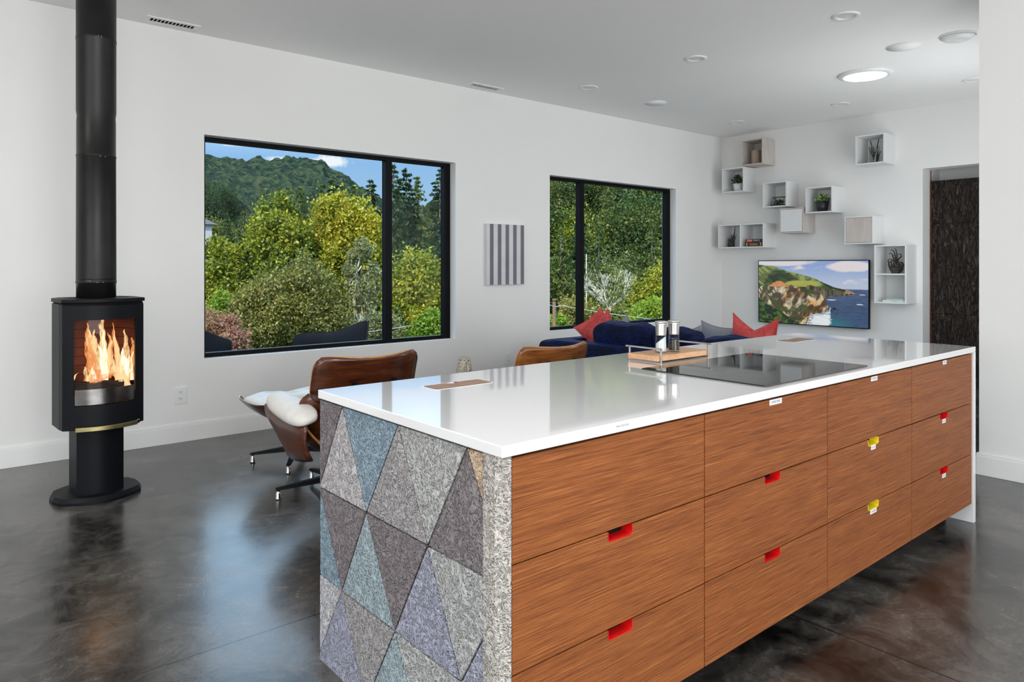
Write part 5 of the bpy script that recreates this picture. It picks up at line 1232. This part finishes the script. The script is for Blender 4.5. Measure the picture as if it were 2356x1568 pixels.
# leaves: every leaf is its own little folded quad
def leafmat(name, cols, trans=.35, seedy=1.0):
    m = bpy.data.materials.new(name); m.use_nodes = True; nt = NT(m.node_tree); nt.n.clear()
    out = nt.new('ShaderNodeOutputMaterial'); d = nt.new('ShaderNodeBsdfDiffuse'); t = nt.new('ShaderNodeBsdfTranslucent'); mx = nt.new('ShaderNodeMixShader'); mx.inputs[0].default_value = trans
    g = nt.new('ShaderNodeBsdfGlossy'); g.inputs['Roughness'].default_value = .45; m2 = nt.new('ShaderNodeMixShader'); m2.inputs[0].default_value = .035
    ge = nt.new('ShaderNodeNewGeometry'); oi = nt.new('ShaderNodeObjectInfo'); n = nt.noise(nt.coords('Object'), .5, 2)
    f = nt.math('ADD', nt.math('MULTIPLY', ge.outputs['Random Per Island'], .72), nt.math('ADD', nt.math('MULTIPLY', nt.math('SUBTRACT', n, .5), 1.3), nt.math('ADD', .06, nt.math('MULTIPLY', oi.outputs['Random'], .30 * seedy))))
    k = len(cols); c = nt.ramp(f, [(i / (k - 1) * .9 + .05, q + (1,)) for i, q in enumerate(cols)])
    for s_ in (d, t): nt.link(c, s_.inputs[0])
    nt.link(d.outputs[0], mx.inputs[1]); nt.link(t.outputs[0], mx.inputs[2]); nt.link(mx.outputs[0], m2.inputs[1]); nt.link(g.outputs[0], m2.inputs[2]); nt.link(m2.outputs[0], out.inputs[0]); return m
LM = {'yellow': leafmat('leaf_yellow', [(.035, .055, .006), (.19, .22, .012), (.38, .36, .018), (.58, .46, .04)]),
      'ygreen': leafmat('leaf_yellow_green', [(.022, .045, .005), (.13, .18, .012), (.29, .31, .018), (.48, .42, .035)]),
      'olive': leafmat('leaf_olive', [(.030, .042, .010), (.11, .13, .022), (.26, .25, .05), (.40, .32, .08)]),
      'sage': leafmat('leaf_sage', [(.03, .045, .016), (.10, .13, .04), (.21, .23, .085), (.32, .31, .13)]),
      'pink': leafmat('leaf_pink', [(.10, .12, .03), (.24, .18, .06), (.40, .19, .12), (.42, .20, .16)]),
      'green': leafmat('leaf_bright_green', [(.03, .08, .008), (.08, .18, .012), (.17, .30, .02), (.30, .36, .03)]),
      'mid': leafmat('leaf_mid_green', [(.012, .030, .008), (.035, .075, .015), (.075, .13, .025), (.13, .17, .03), (.22, .20, .04)]),
      'deep': leafmat('leaf_deep_green', [(.006, .018, .006), (.018, .045, .012), (.035, .075, .018), (.06, .10, .03)])}
BARK = pbr('tree_bark', (.16, .14, .12, 1), .9, noise=4, var=.3); PALE = pbr('pale_bark', (.52, .48, .36, 1), .9, noise=4, var=.2)
def leaves_np(cent, size, rng, asp=.55, updir=.25):
    """cent (N,3), size (N,) -> quads"""
    N = len(cent); a = rng.normal(size=(N, 3)); a[:, 2] += updir * 0; a /= np.linalg.norm(a, axis=1, keepdims=True)
    b = rng.normal(size=(N, 3)); b -= a * (a * b).sum(1, keepdims=True); b /= np.linalg.norm(b, axis=1, keepdims=True); b *= asp
    s_ = size[:, None]; V = np.stack([cent - a * s_, cent - b * s_, cent + a * s_, cent + b * s_], 1)
    return V.reshape(-1, 3), np.arange(N * 4).reshape(-1, 4)
def crown(seed, nclump, nleaf, rx, rz, clump_r, leaf, z0, irr=.35, shape='round'):
    rng = np.random.default_rng(seed); C_ = []
    for k in range(nclump):
        u = rng.normal(size=3); u /= np.linalg.norm(u); r = rng.uniform(.45, 1.0) ** .5; 
        if shape == 'round': p = np.array([u[0] * rx * r, u[1] * rx * r, z0 + rz + u[2] * rz * r])
        else:
            t = rng.uniform(0, 1); w_ = (1 - t) ** .7; ang = rng.uniform(0, 2 * PI); q = rng.uniform(.5, 1.0); p = np.array([math.cos(ang) * rx * w_ * q, math.sin(ang) * rx * w_ * q, z0 + 2 * rz * t])
        p += rng.normal(size=3) * irr * rx * .2; C_.append((p, clump_r * rng.uniform(.6, 1.25)))
    pts = []
    for p, r in C_:
        q = rng.normal(size=(nleaf, 3)) * .62 * r; q[:, 2] *= rng.uniform(.8, 1.4)
        pts.append(p + q)
    P = np.concatenate(pts); V, F_ = leaves_np(P, leaf * rng.uniform(.6, 1.25, len(P)), rng); return V, F_, C_
def conifer(seed, h, r, tiers, leaf, dens):
    rng = np.random.default_rng(seed); P = []
    for i in range(tiers):
        t = i / tiers; z = h * (.10 + .90 * t); rad = r * (1 - t) ** .85 * rng.uniform(.8, 1.15) + .12; nb = max(4, int(11 * (1 - t) + 4))
        for k in range(nb):
            a = rng.uniform(0, 2 * PI); L = rad * rng.uniform(.65, 1.15); nL = int(dens * (L / r + .15)); tt = rng.uniform(.1, 1, nL) ** .8
            x = np.cos(a) * L * tt; y = np.sin(a) * L * tt; zz = z - .22 * L * tt ** 1.5 + .10 * L * tt ** 3
            wv = rng.normal(size=nL) * .16 * L * (1.05 - tt); P.append(np.stack([x - np.sin(a) * wv, y + np.cos(a) * wv, zz + rng.normal(size=nL) * .05 * L], 1))
    P = np.concatenate(P); V, F_ = leaves_np(P, leaf * rng.uniform(.6, 1.3, len(P)), rng, asp=.35); return V, F_
def limb_mesh(C_, h0, r0, seed, nb=14, mi=0):
    s = MB(); rr = random.Random(seed)
    zt_ = sum(c[0][2] for c in C_) / len(C_); s.tube([(0, 0, -2.5), (.05, .02, h0 * .5), (0, .05, h0), (.1, 0, zt_)], [r0 * 1.2, r0, r0 * .85, r0 * .4], 8)
    for (p, r) in rr.sample(C_, min(nb, len(C_))):
        b0 = Vector((0, .03, lerp(h0 * .6, zt_, rr.random()))); p = Vector([float(q) for q in p]); md = b0.lerp(p, .5) + Vector((rr.uniform(-.2, .2), rr.uniform(-.2, .2), rr.uniform(0, .4))); s.tube([b0, md, p], [r0 * .42, r0 * .26, r0 * .08], 5)
    return s
def tree(name, px, d, top_py, halfw_px, mat, label, seed, nclump=70, nleaf=150, leaf=.11, clump=.17, bot_py=None, bark=None, group=None, irr=.35, nb=14, cr=None):
    x, y = atD(px, d); zt_ = zat(top_py, d); g = float(height(np.array([x]), np.array([y]))[0]); rx = halfw_px / FPX * d
    zb_ = zat(bot_py, d) if bot_py else zt_ - rx * 2.1
    rz = (zt_ - zb_) / 2; V, F_, C_ = crown(seed, int(nclump * 1.6), int(nleaf * 1.25), rx * .80, rz * .82, (rx * clump * 1.6 if cr is None else cr) * .85, leaf * .66, zb_ - g + rz * .08, irr * 1.9)
    e = thing(name, (x, y, g), label, 'tree', group)
    o = bpy.data.objects.new('foliage', np_mesh('foliage', V, F_, [LM[mat]])); COL.objects.link(o); o.parent = e
    limb_mesh(C_, max(.6, zb_ - g), max(.08, rx * .055), seed, nb).build('trunk', bark or BARK, e, fixn=False); return e
tree('yellow_tree', 640, 27, 432, 78, 'ygreen', 'yellow-green poplar-like tree, left of the two tallest crowns in the left window', 1, 95, 230, .115, bot_py=720)
tree('yellow_tree', 792, 29, 424, 98, 'yellow', 'bright yellow autumn tree, tallest crown in the left window', 2, 120, 240, .12, bot_py=720)
tree('autumn_tree', 512, 26, 512, 58, 'ygreen', 'yellow and brown tree at the left edge of the left window, mid height', 3, 60, 200, .11, bot_py=760)
tree('willow', 690, 17, 566, 105, 'olive', 'olive-brown fine-leaved bush filling the middle of the left window', 4, 120, 330, .060, bot_py=880)
tree('willow', 590, 16, 620, 70, 'olive', 'olive-green fine-leaved bush low in the left window, left of the middle', 14, 90, 260, .058, bot_py=880)
tree('thin_crowned_tree', 832, 18, 520, 52, 'sage', 'sparse grey-green tree with pale branches left of the black mullion', 5, 40, 75, .065, bot_py=730, bark=PALE, nb=16, clump=.13)
tree('yellow_green_tree', 962, 21, 536, 78, 'ygreen', 'lush yellow-green tree behind the right pane of the left window', 6, 95, 260, .095, bot_py=860)
tree('green_shrub', 508, 18, 636, 52, 'green', 'green shrub low at the left edge of the left window', 7, 50, 200, .07, bot_py=860)
tree('pink_shrub', 505, 13, 700, 66, 'pink', 'pinkish autumn shrub in the lower left corner of the left window', 8, 70, 190, .050, bot_py=900)
tree('sage_shrub', 868, 16, 692, 62, 'sage', 'grey-green shrub low behind the black mullion of the left window', 9, 60, 200, .05, bot_py=900)
tree('green_shrub', 985, 17, 690, 52, 'green', 'bright green shrub low at the right of the left window', 10, 55, 220, .06, bot_py=880)
tree('yellow_green_tree', 1282, 19, 712, 36, 'green', 'yellow-green shrub in the lower left corner of the right window', 11, 40, 170, .075, bot_py=860)
tree('autumn_tree', 1316, 30, 660, 40, 'olive', 'olive shrub left of the mullion in the right window', 12, 40, 150, .10, bot_py=820)
tree('yellow_green_tree', 1515, 26, 600, 60, 'ygreen', 'yellow-green tree at the right edge of the right window', 13, 70, 220, .10, bot_py=800)
tree('green_shrub', 1500, 19, 668, 62, 'green', 'bright green tree in the lower right corner of the right window', 15, 80, 240, .075, bot_py=860)
tree('green_shrub', 1425, 22, 694, 52, 'mid', 'dark green shrub in the middle bottom of the right window', 16, 60, 200, .08, bot_py=860)
tree('autumn_tree', 1372, 24, 690, 40, 'olive', 'brownish green shrub just right of the mullion in the right window', 17, 50, 180, .08, bot_py=840)
# pale bare-branched tree in the right window
x, y = atD(1402, 34); g = float(height(np.array([x]), np.array([y]))[0]); e = thing('bare_tree', (x, y, g), 'pale fan of almost bare branches in the middle of the right window', 'tree')
s = MB(); rr = random.Random(3); zc = zat(700, 34) - g
s.tube([(0, 0, -1), (0, 0, zc)], [.16, .13], 7)
def grow(p, d_, L, r, dep):
    q = p + d_ * L; mid = p + d_ * L * .5 + Vector((rr.uniform(-1, 1), rr.uniform(-1, 1), rr.uniform(-.5, 1))) * L * .06
    s.tube([p, mid, q], [r, r * .85, r * .6], 5)
    if dep:
        for _ in range(rr.choice((2, 3, 3))):
            nd = (d_ + Vector((rr.uniform(-.5, .5), rr.uniform(-.5, .5), rr.uniform(-.12, .35)))).normalized(); grow(q, nd, L * rr.uniform(.6, .85), r * .6, dep - 1)
for k in range(11):
    a = rr.uniform(0, 2 * PI); grow(Vector((0, 0, zc - .2)), Vector((math.cos(a) * .9, math.sin(a) * .9, rr.uniform(.35, 1.2))).normalized(), .78, .048, 3)
s.build('branches', PALE, e, fixn=False)
V, F_, C_ = crown(5, 50, 22, 1.5, 1.2, .35, .06, zc, .35); o = bpy.data.objects.new('foliage', np_mesh('foliage', V, F_, [LM['sage']])); COL.objects.link(o); o.parent = e

# the wooded slope: one mesh per kind of tree, copied tree by tree
protos = []
for k, (mt, sd_) in enumerate((('mid', 31), ('mid', 32), ('deep', 33), ('ygreen', 34))):
    V, F_, C_ = crown(sd_, 64, 230, 3.1, 3.3, 1.05, .13, 2.0, .7); tm = limb_mesh(C_, 3.0, .22, sd_, 8)
    nv_ = len(V); tv = np.array(tm.v); tf = [f for f in tm.f if len(f) == 4]
    Vall = np.concatenate([V, tv]); Fall = np.concatenate([F_, np.array(tf) + nv_]); mi = np.concatenate([np.zeros(len(F_)), np.ones(len(tf))])
    protos.append(np_mesh('broadleaf', Vall, Fall, [LM[mt], BARK], mi))
for k, (mt, sd_) in enumerate((('deep', 41), ('mid', 42))):
    V, F_ = conifer(sd_, 11.0, 2.4, 40, .15, 46); tm = MB(); tm.tube([(0, 0, -1.5), (0, 0, 5), (0, 0, 10.6)], [.22, .15, .03], 6); tf = [f for f in tm.f if len(f) == 4]
    Vall = np.concatenate([V, np.array(tm.v)]); Fall = np.concatenate([F_, np.array(tf) + len(V)]); mi = np.concatenate([np.zeros(len(F_)), np.ones(len(tf))])
    protos.append(np_mesh('conifer', Vall, Fall, [LM[mt], BARK], mi))
def place(kind, px, d, sc, label, group):
    x, y = atD(px, d); g = float(height(np.array([x]), np.array([y]))[0]); isC = kind >= 4
    o = bpy.data.objects.new('pine_tree' if isC else 'broadleaf_tree', protos[kind]); COL.objects.link(o)
    o.location = (x, y, g); o.scale = (sc * random.uniform(.9, 1.1), sc * random.uniform(.9, 1.1), sc); o.rotation_euler = (0, 0, random.uniform(0, 6.28)); return tag(o, label, 'tree', group)
rp = random.Random(12)
GB, GP = 'broadleaf trees covering the wooded slope', 'pines among the wooded slope'
LB, LP = 'leafy green broadleaf tree of the wooded slope seen through the windows', 'dark green pine of the wooded slope seen through the windows'
cnt = 0
# slope behind the right pane of the left window and the whole right window (rows uphill)
for d, step in ((46, 62), (56, 54), (68, 46), (82, 40), (98, 35), (116, 31), (138, 28)):
    px = 845 + rp.uniform(0, step)
    while px < 1590:
        if px < 1065 or px > 1235:
            k = rp.choice((0, 1, 2, 1, 3, 0)) if rp.random() < .66 else rp.choice((4, 5)); dd = d * rp.uniform(.94, 1.06)
            place(k, px + rp.uniform(-8, 8), dd, rp.uniform(.75, 1.15) * (1.0 if d > 60 else .8), LP if k >= 4 else LB, GP if k >= 4 else GB); cnt += 1
        px += step * rp.uniform(.8, 1.2)
# trees standing where the wall between and beside the windows hides them from this spot
for d, step in ((50, 60), (66, 52), (84, 46)):
    for p0, p1 in ((1075, 1232), (1600, 1760)):
        px = p0
        while px < p1:
            place(rp.choice((0, 1, 2)), px, d * rp.uniform(.95, 1.05), rp.uniform(.8, 1.1), 'broadleaf tree of the slope hidden by the wall beside the windows', 'broadleaf trees hidden by the window wall'); px += step
# chosen pines that break the skyline
for px, d, top in ((905, 52, 372), (935, 55, 381), (958, 62, 400), (1013, 66, 384), (853, 60, 408), (765, 56, 408), (742, 60, 418), (690, 62, 424), (668, 58, 432), (812, 58, 420), (520, 60, 500), (560, 62, 482), (1290, 44, 520), (1378, 46, 512), (1500, 46, 500), (1335, 50, 480)):
    x, y = atD(px, d); g = float(height(np.array([x]), np.array([y]))[0]); sc = (zat(top, d) - g) / 11.0
    place(4 if px % 2 else 5, px, d, sc, LP, GP)
# nearer edge of the valley on the left
for d, step in ((75, 50), (105, 42), (140, 30), (180, 26), (225, 22)):
    px = 455 + rp.uniform(0, step)
    while px < 850:
        k = rp.choice((0, 1, 2, 2, 4, 5)); place(k, px, d * rp.uniform(.95, 1.05), rp.uniform(.8, 1.2) * (1 if d < 120 else 1.25), LP if k >= 4 else LB, GP if k >= 4 else GB); cnt += 1
        px += step * rp.uniform(.8, 1.2)
# utility poles and wires
def pole(px, top, bot, d, r, label, mat):
    x, y = atD(px, d); g = float(height(np.array([x]), np.array([y]))[0]); zt_ = zat(top, d); e = thing('utility_pole', (x, y, g), label, 'utility pole')
    s = MB(); s.lathe([(r * 1.1, 0), (r, zt_ - g)], 12); s.build('pole', mat, e)
    s = MB(); s.lathe([(r * 1.5, zt_ - g - .01), (r * .9, zt_ - g + .03)], 12); s.build('pole_cap', mat, e)
pole(1275, 690, 760, 14.5, .035, 'weathered wooden pole at the left edge of the right window', pbr('pole_wood', (.16, .09, .05, 1), .8))
pole(1349, 585, 640, 40, .028, 'slim pale pole just right of the mullion in the right window', PALE)
def wire(pts, r, label):
    s = MB(); P = []
    for i in range(len(pts) - 1):
        a, b_ = Vector(pts[i]), Vector(pts[i + 1])
        for k in range(6): t = k / 6; P.append(a.lerp(b_, t) + Vector((0, 0, -.006 * math.sin(t * PI))))
    P.append(Vector(pts[-1])); o = P[0].copy(); s.tube([p - o for p in P], r, 6); tag(s.build('overhead_wire', pbr('wire_grey', (.55, .55, .56, 1), .5), loc=tuple(o)), label, 'wire')
def w3(px, py, d): x, y = atD(px, d); return (x, y, zat(py, d))
wire([w3(1240, 694, 12.5), w3(1268, 702, 12.8), w3(1280, 705, 13), w3(1290, 702, 13), w3(1385, 718, 13.5), w3(1455, 728, 14), w3(1530, 737, 14.6)], .006, 'white cable sagging across the right window')
wire([w3(820, 765, 11), w3(882, 758, 11.5), w3(945, 748, 12)], .005, 'white cable low behind the mullion of the left window')
# pale house corner glimpsed at the left edge of the left window
x, y = atD(462, 34); g = float(height(np.array([x]), np.array([y]))[0]); zt_ = zat(505, 34) - g
e = thing('distant_house', (x, y, g), 'pale house corner at the far left edge of the left window', 'house')
s = MB(); s.box(-8.0, .05, -1.5, 7.5, 0, zt_ - .3); s.build('wall', pbr('house_siding', (.42, .42, .40, 1), .8), e); s = MB(); s.prism([(-8.4, zt_ - .3), (.25, zt_ - .3), (-4.0, zt_ + 1.6)], -1.7, 7.7, axis='y'); s.build('roof', pbr('grey_roof', (.20, .20, .21, 1), .8), e)
print('slope trees', cnt)
